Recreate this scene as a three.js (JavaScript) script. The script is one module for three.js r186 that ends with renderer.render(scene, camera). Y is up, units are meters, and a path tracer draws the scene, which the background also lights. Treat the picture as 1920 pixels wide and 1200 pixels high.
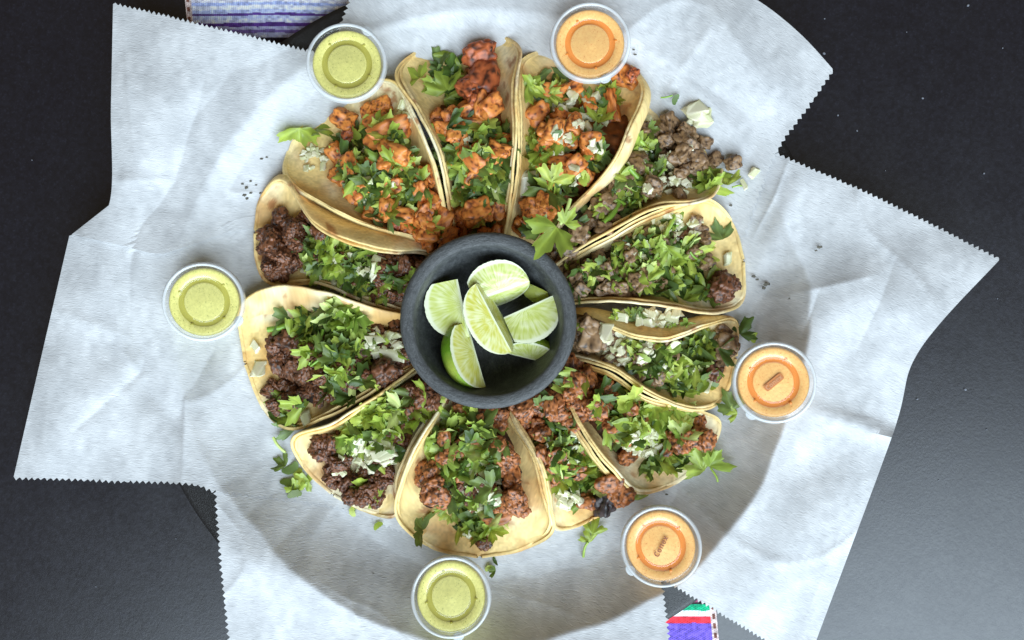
import * as THREE from 'three';
import { ImprovedNoise } from 'three/addons/math/ImprovedNoise.js';
import { mergeGeometries, mergeVertices, toCreasedNormals } from 'three/addons/utils/BufferGeometryUtils.js';
import { RoundedBoxGeometry } from 'three/addons/geometries/RoundedBoxGeometry.js';
import { RectAreaLightUniformsLib } from 'three/addons/lights/RectAreaLightUniformsLib.js';

// ---------------------------------------------------------------- camera, light, exposure
RectAreaLightUniformsLib.init();
const scene = new THREE.Scene();
const CAM_H = 0.7, K = 0.000433;                    // camera height; metres per photo pixel on the table
const camera = new THREE.PerspectiveCamera(2 * Math.atan(600 * K / CAM_H) * 180 / Math.PI, 1.6, 0.05, 20);
camera.position.set(0, CAM_H, 0);
camera.up.set(0, 0, -1);
camera.lookAt(0, 0, 0);
scene.add(camera);
const renderer = new THREE.WebGLRenderer({ antialias: true });
renderer.toneMapping = THREE.LinearToneMapping;
renderer.toneMappingExposure = 1.32;
renderer.shadowMap.enabled = true;
scene.background = new THREE.Color().setRGB(0.122, 0.092, 0.055);   // dim warm room
const windowLight = new THREE.RectAreaLight(new THREE.Color().setRGB(0.79, 0.955, 1.09), 5.0, 5.2, 3.9);
windowLight.position.set(0.75, 2.38, 2.6);
windowLight.lookAt(0, 0, 0);
scene.add(windowLight);

// ---------------------------------------------------------------- helpers
const noise = new ImprovedNoise();
let seed = 12345;
const rnd = () => { seed = (seed + 0x6d2b79f5) | 0; let t = Math.imul(seed ^ (seed >>> 15), 1 | seed); t = (t + Math.imul(t ^ (t >>> 7), 61 | t)) ^ t; return ((t ^ (t >>> 14)) >>> 0) / 4294967296; };
const rr = (a, b) => a + (b - a) * rnd();
const sst = THREE.MathUtils.smoothstep, lerp = THREE.MathUtils.lerp, clamp = THREE.MathUtils.clamp;
const V = (x, y, z) => new THREE.Vector3(x, y, z);
const W = (px, py, h) => { const k = K * (CAM_H - h) / CAM_H; return V((px - 960) * k, h, (py - 600) * k); };   // a photo pixel at height h
const toPx = (p) => { const k = K * (CAM_H - p.y) / CAM_H; return [p.x / k + 960, p.z / k + 600]; };
const srgb = (r, g, b) => new THREE.Color().setRGB(r / 255, g / 255, b / 255, THREE.SRGBColorSpace);
const names = {};
function numbered(n) { const k = names[n] = (names[n] ?? -1) + 1; return k ? n + '_' + String(k).padStart(3, '0') : n; }
function tag(o, label, category, group, kind) {
  o.userData.label = label; if (category) o.userData.category = category;
  if (group) o.userData.group = group; if (kind) o.userData.kind = kind;
  return o;
}
function thing(name, label, category, pos, group) {
  const o = new THREE.Group(); o.name = numbered(name); if (pos) o.position.copy(pos);
  scene.add(o); return tag(o, label, category, group);
}
function part(name, geo, mat, parent) {
  const m = new THREE.Mesh(geo, mat); m.name = parent === scene ? numbered(name) : name; m.castShadow = m.receiveShadow = true; parent.add(m); return m;
}
const mat = (o) => new THREE.MeshPhysicalMaterial({ roughness: 0.6, ...o });

// tileable value noise, n x m lattice
function lattice(n, m, s) {
  const a = new Float32Array(n * m); let q = s * 7919 + 1;
  for (let i = 0; i < n * m; i++) { q = (Math.imul(q, 1664525) + 1013904223) | 0; a[i] = ((q >>> 8) & 0xffff) / 65535; }
  return (x, y) => {
    x *= n; y *= m; const x0 = Math.floor(x), y0 = Math.floor(y); let fx = x - x0, fy = y - y0;
    fx = fx * fx * (3 - 2 * fx); fy = fy * fy * (3 - 2 * fy);
    const A = (i, j) => a[(((y0 + j) % m + m) % m) * n + (((x0 + i) % n + n) % n)];
    return lerp(lerp(A(0, 0), A(1, 0), fx), lerp(A(0, 1), A(1, 1), fx), fy);
  };
}
function tex(w, h, f, colour) {
  const d = new Uint8Array(w * h * 4);
  for (let y = 0; y < h; y++) for (let x = 0; x < w; x++) {
    const c = f((x + 0.5) / w, (y + 0.5) / h), i = (y * w + x) * 4;
    d[i] = clamp(c[0], 0, 255); d[i + 1] = clamp(c[1], 0, 255); d[i + 2] = clamp(c[2], 0, 255); d[i + 3] = 255;
  }
  const t = new THREE.DataTexture(d, w, h); t.wrapS = t.wrapT = THREE.RepeatWrapping; t.magFilter = THREE.LinearFilter; t.minFilter = THREE.LinearFilter;
  if (colour) t.colorSpace = THREE.SRGBColorSpace;
  t.needsUpdate = true; return t;
}
const g1 = (v) => [v, v, v];

// ---------------------------------------------------------------- table and woven runner
{
  const n1 = lattice(256, 256, 1), n2 = lattice(97, 97, 2), n3 = lattice(12, 12, 3);
  const speck = tex(512, 512, (u, v) => { const a = n1(u, v), b = n2(u, v); const s = Math.pow(a, 6) * 22; return [8 + s + b * 5, 10 + s + b * 5, 20 + s + b * 7]; }, true);
  const bump = tex(512, 512, (u, v) => g1(n1(u, v) * 150 + n2(u, v) * 90));
  const rough = tex(256, 256, (u, v) => g1(78 + n3(u, v) * 8 + n2(u, v) * 12));
  for (const t of [speck, bump, rough]) t.repeat.set(9, 7);
  const g = new RoundedBoxGeometry(2.2, 0.03, 1.7, 3, 0.006);
  const uv = g.attributes.uv, p = g.attributes.position;
  for (let i = 0; i < p.count; i++) uv.setXY(i, p.getX(i) / 2.2, p.getZ(i) / 1.7);
  const t = part('table_top', g, mat({ map: speck, bumpMap: bump, bumpScale: 0.00005, roughnessMap: rough, roughness: 1, ior: 1.7 }), scene);
  t.position.set(0.1, -0.015, 0);
  tag(t, 'black speckled table surface under the tray and papers', null, null, 'structure');
}
{
  const x0 = (403 - 960) * K, x1 = (1292 - 960) * K, z0 = -0.36, z1 = 0.36, w = x1 - x0;
  const n1 = lattice(160, 420, 5), n2 = lattice(6, 8, 6), n3 = lattice(40, 400, 7);
  // stripes in photo rows
  const S = [[-400, [120, 130, 175]], [-40, [190, 196, 226]], [0, [206, 208, 226]], [8, [158, 172, 222]], [14, [212, 218, 240]], [22, [172, 184, 228]], [29, [84, 54, 132]], [33, [176, 186, 228]], [40, [192, 198, 236]], [47, [84, 52, 132]], [54, [176, 180, 224]], [60, [118, 100, 170]], [66, [180, 186, 226]], [75, [40, 36, 52]], [140, [180, 60, 60]], [240, [50, 110, 90]], [340, [40, 40, 60]], [900, [200, 190, 190]], [1000, [30, 30, 36]], [1112, [34, 28, 34]], [1119, [140, 70, 98]], [1127, [34, 28, 34]], [1131, [20, 165, 118]], [1143, [228, 228, 232]], [1154, [222, 52, 66]], [1167, [104, 84, 186]], [1250, [230, 225, 225]], [1275, [40, 40, 50]]];
  const t = tex(512, 1024, (u, v) => {
    const z = lerp(z0, z1, v), edge = Math.min(u, 1 - u) * w / K;
    const row = z / K + 600 + (n2(u, v) - 0.5) * 8 * sst(row0(z), -200, 30) * (z < 0 ? 1 : 0.2) + (n3(u, v) - 0.5) * 2;
    let c = S[0][1]; for (const s of S) if (row >= s[0]) c = s[1];
    const k = 0.86 + 0.5 * n1(u, v);
    if (edge < 13) { const d = Math.floor(z / K / 9) % 2; c = edge < 8 && edge > 4 && d ? [110, 70, 60] : [206, 188, 186]; }
    return [c[0] * k, c[1] * k, c[2] * k];
  }, true);
  function row0(z) { return z / K + 600; }
  const b = tex(512, 512, (u, v) => g1(128 + 60 * Math.sin(u * Math.PI * 2 * 64) + 60 * Math.sin(v * Math.PI * 2 * 64) * Math.cos(u * Math.PI * 2 * 32)));
  b.repeat.set(4, 6);
  const g = new RoundedBoxGeometry(w, 0.002, z1 - z0, 1, 0.0008); const p = g.attributes.position, uv = g.attributes.uv;
  for (let i = 0; i < p.count; i++) { uv.setXY(i, p.getX(i) / w + 0.5, p.getZ(i) / (z1 - z0) + 0.5); p.setX(i, p.getX(i) + 0.092 * p.getZ(i)); }
  const m = part('table_runner', g, mat({ map: t, bumpMap: b, bumpScale: 0.0006, roughness: 0.95, sheen: 0.3, sheenColor: new THREE.Color(1, 1, 1), sheenRoughness: 0.6 }), scene);
  m.position.set((x0 + x1) / 2, 0.0014, 0);
  tag(m, 'woven striped runner in blue, purple, green and red under the tray', 'table runner');
}

// ---------------------------------------------------------------- round tray
const TC = W(915, 605, 0), R0 = 0.197, RC = 0.2435, RL = 0.2690, RH = 0.038, TRH = 0.02, FLOOR = 0.0065;
const smin = (x, y, k) => { const t = clamp(0.5 + (y - x) / (2 * k), 0, 1); return lerp(y, x, t) - k * t * (1 - t); };
function wall(r, H = TRH) { return r <= R0 ? 0 : smin(H * Math.pow((r - R0) / (RC - R0), 1.7), H, 0.002); }   // inner height of the tray over its floor
{
  const pr = [];
  for (let i = 0; i <= 6; i++) pr.push(new THREE.Vector2(Math.max(1e-5, R0 * i / 6), FLOOR - 0.0016));
  for (let i = 1; i <= 24; i++) { const r = lerp(R0, RL, i / 24); pr.push(new THREE.Vector2(r, FLOOR - 0.0016 + wall(r))); }
  pr.push(new THREE.Vector2(RL + 0.0035, FLOOR + TRH - 0.0022), new THREE.Vector2(RL + 0.0045, FLOOR + TRH - 0.005), new THREE.Vector2(RL + 0.003, FLOOR + TRH - 0.008), new THREE.Vector2(RC + 0.004, FLOOR + TRH - 0.012));
  pr.push(new THREE.Vector2(R0 + 0.006, 0.0028), new THREE.Vector2(0.00001, 0.0028));
  const n = lattice(128, 128, 9), bump = tex(256, 256, (u, v) => g1(n(u, v) * 255)); bump.repeat.set(30, 6);
  const g = new THREE.LatheGeometry(pr, 160);
  const m = part('serving_tray', g, mat({ color: new THREE.Color().setRGB(0.012, 0.012, 0.013), roughness: 0.33, bumpMap: bump, bumpScale: 0.00015, side: THREE.DoubleSide }), scene);
  m.position.copy(TC); m.position.y = 0;
  tag(m, 'round black serving tray with raised rim, mostly hidden under the papers', 'tray');
}

// ---------------------------------------------------------------- deli papers
const dents = [   // px, py, rx, ry, turn, height: soft folds of the paper
  [350, 690, 100, 34, -35, -0.0035], [420, 760, 36, 150, 5, 0.004], [300, 700, 160, 60, -30, 0.003], [1480, 500, 70, 80, 20, -0.004], [1440, 430, 20, 90, 20, 0.002], [1560, 560, 90, 70, 0, 0.004],
  [1600, 800, 110, 14, 20, 0.0035], [1500, 860, 60, 60, 30, -0.003], [700, 1080, 200, 30, 20, 0.002], [1000, 1190, 250, 40, 0, 0.004], [560, 1060, 160, 40, 30, 0.003], [1700, 600, 100, 160, 30, 0.004],
  [300, 250, 60, 200, 10, 0.003], [420, 300, 40, 160, 15, -0.003], [1350, 130, 160, 60, 35, 0.004], [1330, 250, 60, 50, 0, -0.003], [1250, 90, 60, 160, 20, -0.002], [160, 700, 70, 200, 14, 0.004], [1440, 1010, 60, 160, 40, 0.003]
];
const creases = [   // ridges and valleys where the sheets were folded: px, py to px, py, mm, softness
  [1520, 764, 1680, 824, 3, 9], [372, 600, 376, 915, 3, 12], [345, 640, 262, 726, -3, 12], [262, 726, 180, 800, -2, 14], [1460, 300, 1400, 450, 1.6, 6], [1432, 560, 1600, 520, 2.4, 16], [1500, 545, 1470, 640, -2.4, 14], [715, 1172, 640, 1010, 3, 10], [1000, 1168, 1010, 1230, 2, 12], [1300, 20, 1420, 200, 1.6, 14], [1200, -20, 1300, 190, -1.6, 18], [260, 60, 300, 380, 1.4, 22], [420, 130, 350, 400, -2, 20], [80, 560, 300, 640, 1.4, 14], [1560, 900, 1470, 1150, 1.4, 20], [1640, 480, 1560, 660, -2, 18], [500, 1000, 560, 1180, 1.6, 14], [900, 1090, 1100, 1130, 1.4, 14]
];
function paperH(x, z) {
  const dx = x - TC.x, dz = z - TC.z, r = Math.hypot(dx, dz), th = Math.atan2(dz, dx);
  const ct = Math.cos(th), st = Math.sin(th), rc = 0.013 * noise.noise(ct * 2.1, st * 2.1, 3.3) + 0.006 * Math.abs(noise.noise(ct * 5, st * 5, 6.1));   // the paper bridges the tray wall in facets
  let dth = Math.abs(th - 1.1); if (dth > Math.PI) dth = 2 * Math.PI - dth;
  const loose = clamp(sst(dth, 1.1, 1.9) * (0.9 + 0.4 * noise.noise(ct * 1.7, st * 1.7, 8.8)), 0, 1);     // away from the lower right it slopes more gently
  const rl = Math.max(0, r - 0.184 + sst(r, 0.18, 0.22) * (0.03 * noise.noise(x * 7 + 2, z * 7, 4.4) + 0.01 * noise.noise(x * 18, z * 18, 2.4)));
  let h = lerp(wall(r + rc, RH), smin(0.022 * Math.pow(rl / 0.075, 1.2), 0.0235, 0.018), loose);
  h -= 0.013 * sst(r - RL, 0.0, 0.22 + 0.05 * Math.sin(th * 3 + 1)) * sst(r, RL - 0.001, RL + 0.05);
  const px = x / K + 960, py = z / K + 600;
  for (const [cx, cy, rx, ry, a, A] of dents) {
    const c = Math.cos(a * Math.PI / 180), s = Math.sin(a * Math.PI / 180), ux = (px - cx) * c + (py - cy) * s, uy = -(px - cx) * s + (py - cy) * c, q = ux * ux / (rx * rx) + uy * uy / (ry * ry);
    if (q < 6) h += 1.4 * A * Math.exp(-q) * sst(r, 0.12, 0.2);
  }
  for (const [ax, ay, bx, by, A, w] of creases) { const vx = bx - ax, vy = by - ay, t = clamp(((px - ax) * vx + (py - ay) * vy) / (vx * vx + vy * vy), 0, 1), d = Math.hypot(px - ax - vx * t, py - ay - vy * t); if (d < w * 5) h += A * 0.001 * Math.exp(-d / w) * Math.sin(Math.PI * (0.06 + 0.88 * t)); }
  h += sst(r, 0.15, 0.3) * (0.0035 * noise.noise(x * 9, z * 9, 1.7) + 0.0012 * noise.noise(x * 26, z * 26, 5.1));
  const crk = Math.abs(noise.noise(x * 7 + 3, z * 7, 9.2)); h += 0.0015 * Math.exp(-crk * 26) * sst(r, 0.14, 0.22);   // sharp crease lines
  return Math.max(0.0002, h, r < RL + 0.05 ? (wall(r) + 0.001) * (1 - sst(r, RL + 0.006, RL + 0.05)) : 0) + FLOOR;
}
const paperTop = (px, py) => { let h = 0.01; for (let i = 0; i < 5; i++) { const p = W(px, py, h); h = paperH(p.x, p.z) + 0.003; } return h; };
const fibN = 1024, fibA = new Float32Array(fibN * fibN).fill(0.5);
for (let k = 0; k < 42000; k++) {                        // short overlapping fibres, wrapped round the tile
  let x = rr(0, fibN), y = rr(0, fibN), a = rr(-0.26, 0.26) + (rnd() < 0.12 ? rr(-0.9, 0.9) : 0); const n = rr(8, 40), w = rr(-0.15, 0.15), c = rr(-0.006, 0.006);
  for (let i = 0; i < n; i++) { const e = w * Math.sin(Math.PI * i / n), X = ((x | 0) % fibN + fibN) % fibN, Y = ((y | 0) % fibN + fibN) % fibN, Y2 = (Y + 1) % fibN; fibA[Y * fibN + X] += e; fibA[Y2 * fibN + X] += e * 0.7; x += Math.cos(a); y += Math.sin(a); a += c; }
}
const blot1 = lattice(11, 7, 23), blot2 = lattice(37, 29, 24);
const fibre = (u, v) => clamp(0.62 * fibA[Math.floor(v * fibN) * fibN + Math.floor(u * fibN)] + 0.22 * blot1(u, v) + 0.16 * blot2(u, v), 0, 1);
const paperMap = tex(1024, 1024, (u, v) => { const k = fibre(u, v), s = 193 + (k - 0.5) * 104; return [s, s + 1, s + 3]; }, true);
const paperBump = tex(1024, 1024, (u, v) => g1(255 * fibre(u, v)));
const paperMat = mat({ map: paperMap, bumpMap: paperBump, bumpScale: 0.00065, roughness: 0.62, side: THREE.DoubleSide, specularIntensity: 0.6 });
const c2 = (pts) => new THREE.CatmullRomCurve3(pts.map((p) => V(p[0], p[1], p[2] ?? 0)), false, 'centripetal');
function sheet(label, rows, cols, subs, layer, turn) {
  // rows: photo-pixel polylines, the first and last one torn along a saw-tooth cutter; third number = millimetres of extra lift
  const curves = rows.map((r) => { const c = c2(r); return c.getSpacedPoints(cols); });
  subs = subs.map((v) => v < 5 ? v : v * 2);
  const lines = [];
  for (let j = 0; j < rows.length - 1; j++) for (let k = 0; k < subs[j]; k++) {
    const t = k / subs[j]; lines.push(curves[0].map((_, i) => {
      const a = curves[Math.max(0, j - 1)][i], b = curves[j][i], c = curves[j + 1][i], d = curves[Math.min(rows.length - 1, j + 2)][i];
      if (subs[j] < 5 || subs[j - 1] < 5 || subs[j + 1] < 5) return b.clone().lerp(c, t);
      const f = (p, q, r2, s) => 0.5 * (2 * q + (r2 - p) * t + (2 * p - 5 * q + 4 * r2 - s) * t * t + (3 * q - p - 3 * r2 + s) * t * t * t);
      return V(f(a.x, b.x, c.x, d.x), f(a.y, b.y, c.y, d.y), f(a.z, b.z, c.z, d.z));
    }));
  }
  lines.push(curves[rows.length - 1]);
  const nl = lines.length;
  for (const [e, n] of [[0, 1], [nl - 1, nl - 2]]) lines[e] = lines[e].map((p, i) => {      // saw teeth
    const d = p.clone().sub(lines[n][i]).setZ(0).normalize(); return p.clone().addScaledVector(d, [-4, 0, 4, 0][i % 4] * (0.7 + 0.4 * noise.noise(i * 0.13, e, layer)) + rr(-0.9, 0.9) + 2 * noise.noise(i * 0.02, e * 3, layer + 4));
  });
  const pos = [], uv = [], idx = [], ca = Math.cos(turn), sa = Math.sin(turn), n = cols + 1;
  for (const l of lines) for (const p of l) {
    let h = 0.02, q; for (let i = 0; i < 30; i++) { q = W(p.x, p.y, h); h = paperH(q.x, q.z) + layer * 0.0008 + p.z * 0.001; }
    q = W(p.x, p.y, h); pos.push(q.x, q.y, q.z); uv.push((q.x * ca + q.z * sa) / 0.21 + layer * 0.37, (-q.x * sa + q.z * ca) / 0.21);
  }
  for (let j = 0; j < nl - 1; j++) for (let i = 0; i < cols; i++) { const a = j * n + i, b = a + 1, c = a + n, d = c + 1; if ((i + j) % 2) idx.push(a, c, b, b, c, d); else idx.push(a, c, d, a, d, b); }
  let g = new THREE.BufferGeometry(); g.setAttribute('position', new THREE.Float32BufferAttribute(pos, 3)); g.setAttribute('uv', new THREE.Float32BufferAttribute(uv, 2)); g.setIndex(idx); g.scale(1000, 1000, 1000); g = toCreasedNormals(g, 1.0); g.scale(0.001, 0.001, 0.001);
  return tag(part('paper_sheet', g, paperMat, scene), label, 'paper', 'deli papers lining the tray');
}
sheet('white deli paper at the right whose long corner points far right', [
  [[1000, 110], [1250, 195], [1455, 287], [1640, 368], [1875, 486]], [[950, 400], [1300, 480], [1500, 560], [1722, 660]], [[900, 700], [1300, 745], [1500, 780], [1672, 820]], [[860, 830], [1100, 985], [1268, 1100], [1425, 1195], [1512, 1250]]
], 360, [26, 12, 30], 0, 0.45);
sheet('white deli paper at the top right with curved outer edge, under the orange sauce cup', [
  [[672, -60], [655, 0], [640, 42], [570, 240]], [[1000, -120], [950, 200], [900, 400]], [[1300, -65], [1200, 150], [1150, 380]], [[1420, 0], [1340, 180], [1290, 400]], [[1500, 63], [1400, 230], [1340, 420]], [[1563, 131], [1510, 208], [1457, 284], [1395, 445]]
], 112, [30, 24, 14, 9, 7], 1, 0.6);
sheet('white deli paper hanging down at the bottom, under the lowest green sauce cup', [
  [[395, 800], [404, 930], [414, 1060], [432, 1230]], [[600, 800], [620, 950], [640, 1100], [660, 1230]], [[900, 820], [910, 950], [920, 1100], [930, 1230]], [[1225, 850], [1236, 1040], [1243, 1105], [1258, 1230]]
], 144, [20, 28, 30], 2, 0.15);
sheet('large white pleated deli paper covering the left side, under the left green sauce cup', [
  [[212, 6], [380, 46], [560, 91], [760, 140], [950, 190]], [[208, 200], [400, 230], [700, 280], [950, 330]], [[204, 385], [420, 395], [700, 410], [950, 430]], [[134, 440, 2.4], [226, 460, 3.2], [300, 476, 4.6], [345, 464, 3], [480, 428, 1.2], [700, 470, 0.4], [950, 520, 0.3]],
  [[214, 420, 0.9], [300, 435, 1.8], [380, 430, 1.2], [480, 405, 0.6], [700, 445, 0.2], [950, 500, 0.1]], [[130, 442], [226, 466], [300, 490], [345, 490], [480, 440], [700, 485], [950, 535]], [[79, 662], [400, 660], [700, 700], [950, 750]], [[25, 897], [200, 902], [375, 911], [400, 921], [620, 950], [760, 1000], [950, 1060]]
], 328, [18, 18, 9, 3, 3, 16, 24], 3, 0.12);

// ---------------------------------------------------------------- food geometries and materials
const vc = { vertexColors: true };
function bake(g, f) {         // vertex colours from position
  const p = g.attributes.position, c = new Float32Array(p.count * 3);
  for (let i = 0; i < p.count; i++) { const q = f(p.getX(i), p.getY(i), p.getZ(i)); c[i * 3] = q.r; c[i * 3 + 1] = q.g; c[i * 3 + 2] = q.b; }
  g.setAttribute('color', new THREE.BufferAttribute(c, 3)); return g;
}
const mixc = (a, b, t) => a.clone().lerp(b, clamp(t, 0, 1));
function chunk(s, rough, boxy, sx, sy, sz, cols, charAt, freq = 2.2) {      // unit-size meat piece
  let g = mergeVertices(new THREE.IcosahedronGeometry(1, 7).deleteAttribute('uv').deleteAttribute('normal'), 1e-4);
  const p = g.attributes.position, v = V(), dep = [];
  for (let i = 0; i < p.count; i++) {
    v.fromBufferAttribute(p, i);
    const m = Math.max(Math.abs(v.x), Math.abs(v.y), Math.abs(v.z)), e = lerp(1, 0.85 / m, boxy);
    const n = noise.noise(v.x * 1.3 + s * 7, v.y * 1.3, v.z * 1.3) * 0.35 + noise.noise(v.x * freq + s, v.y * freq, v.z * freq + s) * rough - Math.max(0, noise.noise(v.x * 2.6, v.y * 2.6 + s * 3, v.z * 2.6) - 0.1) * rough * 1.4 + noise.noise(v.x * 8, v.y * 8 + s, v.z * 8) * rough * 0.3;
    dep.push(n); v.multiplyScalar(e * (1 + n)); p.setXYZ(i, v.x * sx * 0.5, v.y * sy * 0.5, v.z * sz * 0.5);
  }
  g.computeVertexNormals();
  let k = 0;
  return bake(g, (x, y, z) => {
    const d = dep[k++], a = noise.noise(x * 4 + s * 5, y * 4, z * 4), b = noise.noise(x * 9, y * 9 + s, z * 9), f = noise.noise(x * 22, y * 22, z * 22 + s);
    let c = mixc(cols[0], cols[1], 0.5 + a * 0.9 + b * 0.6); c = mixc(c, cols[2], (charAt + b * 1.1 + a * 0.8 - d * 0.5) * 1.6 - 0.6); return c.multiplyScalar(1 + f * 0.35);
  });
}
const fam = (n, f) => Array.from({ length: n }, (_, i) => f(i + 1));
const CH = [srgb(222, 142, 66), srgb(190, 98, 44), srgb(74, 38, 24)], AS = [srgb(152, 120, 86), srgb(114, 86, 60), srgb(52, 38, 28)], PA = [srgb(186, 114, 62), srgb(128, 74, 42), srgb(42, 26, 18)], DK = [srgb(128, 78, 48), srgb(88, 54, 34), srgb(36, 22, 17)];
const GEO = {
  chicken: fam(8, (s) => chunk(s, 0.1, 0.68, 1.25, 0.85, 0.95, CH, 0.2 + (s % 3) * 0.08)),
  charred: fam(3, (s) => chunk(s + 20, 0.15, 0.4, 1.2, 0.8, 1, [srgb(196, 104, 58), srgb(152, 74, 42), srgb(48, 26, 18)], 0.36, 3)),
  asada: fam(8, (s) => chunk(s + 30, 0.09, 0.85, 1.15, 0.85, 0.95, AS, 0.2 + (s % 3) * 0.08)),
  pastor: fam(8, (s) => chunk(s + 40, 0.22, 0.35, 1.25, 0.8, 1, PA, 0.25 + (s % 3) * 0.1, 3)),
  dark: fam(9, (s) => chunk(s + 60, 0.3, 0.25, 1.2, 0.8, 1, DK, 0.2 + (s % 4) * 0.09, 3.2)),
  burnt: fam(3, (s) => chunk(s + 80, 0.25, 0.4, 1.2, 0.8, 1, [srgb(70, 56, 56), srgb(40, 32, 34), srgb(16, 14, 16)], 0.3, 3)),
};
const meatMat = mat({ ...vc, roughness: 0.48, clearcoat: 0.14, clearcoatRoughness: 0.35 });
// onions: bent slabs
function onion(s, len, wid, th, bend) {
  const g = new RoundedBoxGeometry(len, th, wid, 4, th * 0.48), p = g.attributes.position;
  for (let i = 0; i < p.count; i++) {
    const x = p.getX(i), y = p.getY(i), z = p.getZ(i), a = x * bend, R = 1 / bend - y, n = noise.noise(x * 3 + s, y * 3, z * 3 + s);
    p.setXYZ(i, Math.sin(a) * R + n * 0.3, 1 / bend - Math.cos(a) * R - len * len * bend / 12 + n * 0.05, z * (1 + 0.25 * noise.noise(x * 2, s, 0)) + n * 0.3);
  }
  g.computeVertexNormals();
  const A = srgb(244, 238, 212), B = srgb(216, 218, 164);
  return bake(g, (x, y, z) => mixc(A, B, 0.4 + 1.1 * noise.noise(x * 2 + s * 3, y * 4, z * 2)));
}
GEO.onion = fam(7, (s) => onion(s, 1, rr(0.5, 0.85), rr(0.28, 0.42), rr(0.5, 1.3)));
GEO.slice = fam(3, (s) => onion(s + 9, 1, 0.32, 0.16, rr(0.8, 1.6)));
const onionMat = mat({ ...vc, roughness: 0.32, transmission: 0.3, clearcoat: 0.3, clearcoatRoughness: 0.2 });
// cilantro: lobed leaves and narrow shreds
function leaf(s, lobes, wide) {
  const rings = 5, seg = 60, pos = [0, 0, 0], idx = [], fold = rr(-0.5, 0.9), curl = rr(-0.9, 0.9), tw = rr(-0.8, 0.8);
  for (let j = 1; j <= rings; j++) for (let i = 0; i < seg; i++) {
    const th = (i / (seg - 1) - 0.5) * wide, lob = Math.pow(Math.abs(Math.cos(th / wide * Math.PI * lobes)), 0.6), tooth = 0.17 * Math.abs(Math.sin(th * 8 + s)) + 0.05 * Math.abs(Math.sin(th * 19));
    const R = (0.55 + 0.42 * lob - 0.14 * Math.abs(th) / wide * 2 - tooth) * (1 + 0.16 * noise.noise(th * 2, s, 0.5)), r = R * j / rings;
    const x = Math.sin(th) * r, z = -Math.cos(th) * r + 0.25, c = Math.cos(th / wide * Math.PI * lobes * 2) * 0.05 * r;
    pos.push(x, fold * Math.abs(x) * 0.8 - curl * z * z * 0.6 + tw * x * z + c + 0.12 * noise.noise(x * 3 + s, z * 3, s), z);
  }
  pos[2] = 0.25; pos[1] = -curl * 0.0625 * 0.6;
  for (let i = 0; i < seg - 1; i++) idx.push(0, 1 + i, 2 + i);
  for (let j = 0; j < rings - 1; j++) for (let i = 0; i < seg - 1; i++) { const a = 1 + j * seg + i, b = a + 1, c = a + seg, d = c + 1; idx.push(a, c, b, b, c, d); }
  const g = new THREE.BufferGeometry(); g.setAttribute('position', new THREE.Float32BufferAttribute(pos, 3)); g.setIndex(idx); g.computeVertexNormals();
  return bake(g, (x, y, z) => { const th = Math.atan2(x, 0.25 - z), vein = Math.pow(Math.abs(Math.cos(th / wide * Math.PI * lobes)), 14); const k = 0.86 + 0.3 * vein + 0.3 * noise.noise(x * 5, s, z * 5); return new THREE.Color(k, k, k); });
}
function shred(s) {
  const n = 10, pos = [], idx = [], b = rr(-2.2, 2.2), t = rr(-3, 3), w = rr(0.12, 0.26), up = rr(-0.8, 0.8);
  for (let i = 0; i <= n; i++) { const u = i / n - 0.5, a = u * b, x = Math.abs(b) < 0.1 ? u : Math.sin(a) / b, z = Math.abs(b) < 0.1 ? 0 : (1 - Math.cos(a)) / b, ww = w * (1 - 0.6 * Math.abs(u * 2) ** 3) * (1 + 0.4 * noise.noise(u * 7, s, 1)), q = u * t; for (const e of [-1, 1]) pos.push(x - Math.sin(a) * e * ww * Math.cos(q) * 0.5, e * ww * Math.sin(q) + up * (0.25 - u * u) * 0.8, z + Math.cos(a) * e * ww * Math.cos(q)); }
  for (let i = 0; i < n; i++) { const a = i * 2; idx.push(a, a + 1, a + 2, a + 1, a + 3, a + 2); }
  const g = new THREE.BufferGeometry(); g.setAttribute('position', new THREE.Float32BufferAttribute(pos, 3)); g.setIndex(idx); g.computeVertexNormals();
  return bake(g, (x, y, z) => { const k = 1 + 0.3 * noise.noise(x * 5, s, z * 5); return new THREE.Color(k, k, k); });
}
function stemG(s) {
  const c = new THREE.CatmullRomCurve3([V(-0.5, 0, rr(-0.12, 0.12)), V(-0.15, 0.06, rr(-0.05, 0.05)), V(0.2, 0.04, rr(-0.05, 0.05)), V(0.5, -0.02, rr(-0.14, 0.14))]);
  return bake(new THREE.TubeGeometry(c, 10, 0.075, 7, false).deleteAttribute('uv'), (x) => { const k = 1 + 0.2 * noise.noise(x * 6, s, 0); return new THREE.Color(k, k, k); });
}
GEO.leaf = fam(9, (s) => leaf(s, 3, rr(2.2, 3.2)));
GEO.bigleaf = fam(4, (s) => leaf(s + 11, 3, 3.4));
GEO.shred = fam(8, (s) => shred(s));
GEO.stem = fam(5, (s) => stemG(s));
const lm = (r, g, b, rough = 0.42) => mat({ ...vc, color: srgb(r + 16, g + 6, b + 2), roughness: rough, transmission: 0.3, side: THREE.DoubleSide, specularIntensity: 0.8 });
const leafMats = [lm(58, 92, 36), lm(72, 108, 46), lm(92, 120, 54), lm(136, 166, 66), lm(152, 182, 74), lm(152, 182, 74), lm(176, 200, 92), lm(100, 132, 74)];
const paleMats = [lm(160, 190, 92), lm(190, 212, 130), lm(140, 174, 76), lm(112, 148, 60)];
const stemMats = [mat({ ...vc, color: srgb(160, 190, 84), roughness: 0.35 }), mat({ ...vc, color: srgb(190, 208, 120), roughness: 0.35 }), mat({ ...vc, color: srgb(126, 164, 60), roughness: 0.35 })];
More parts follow.
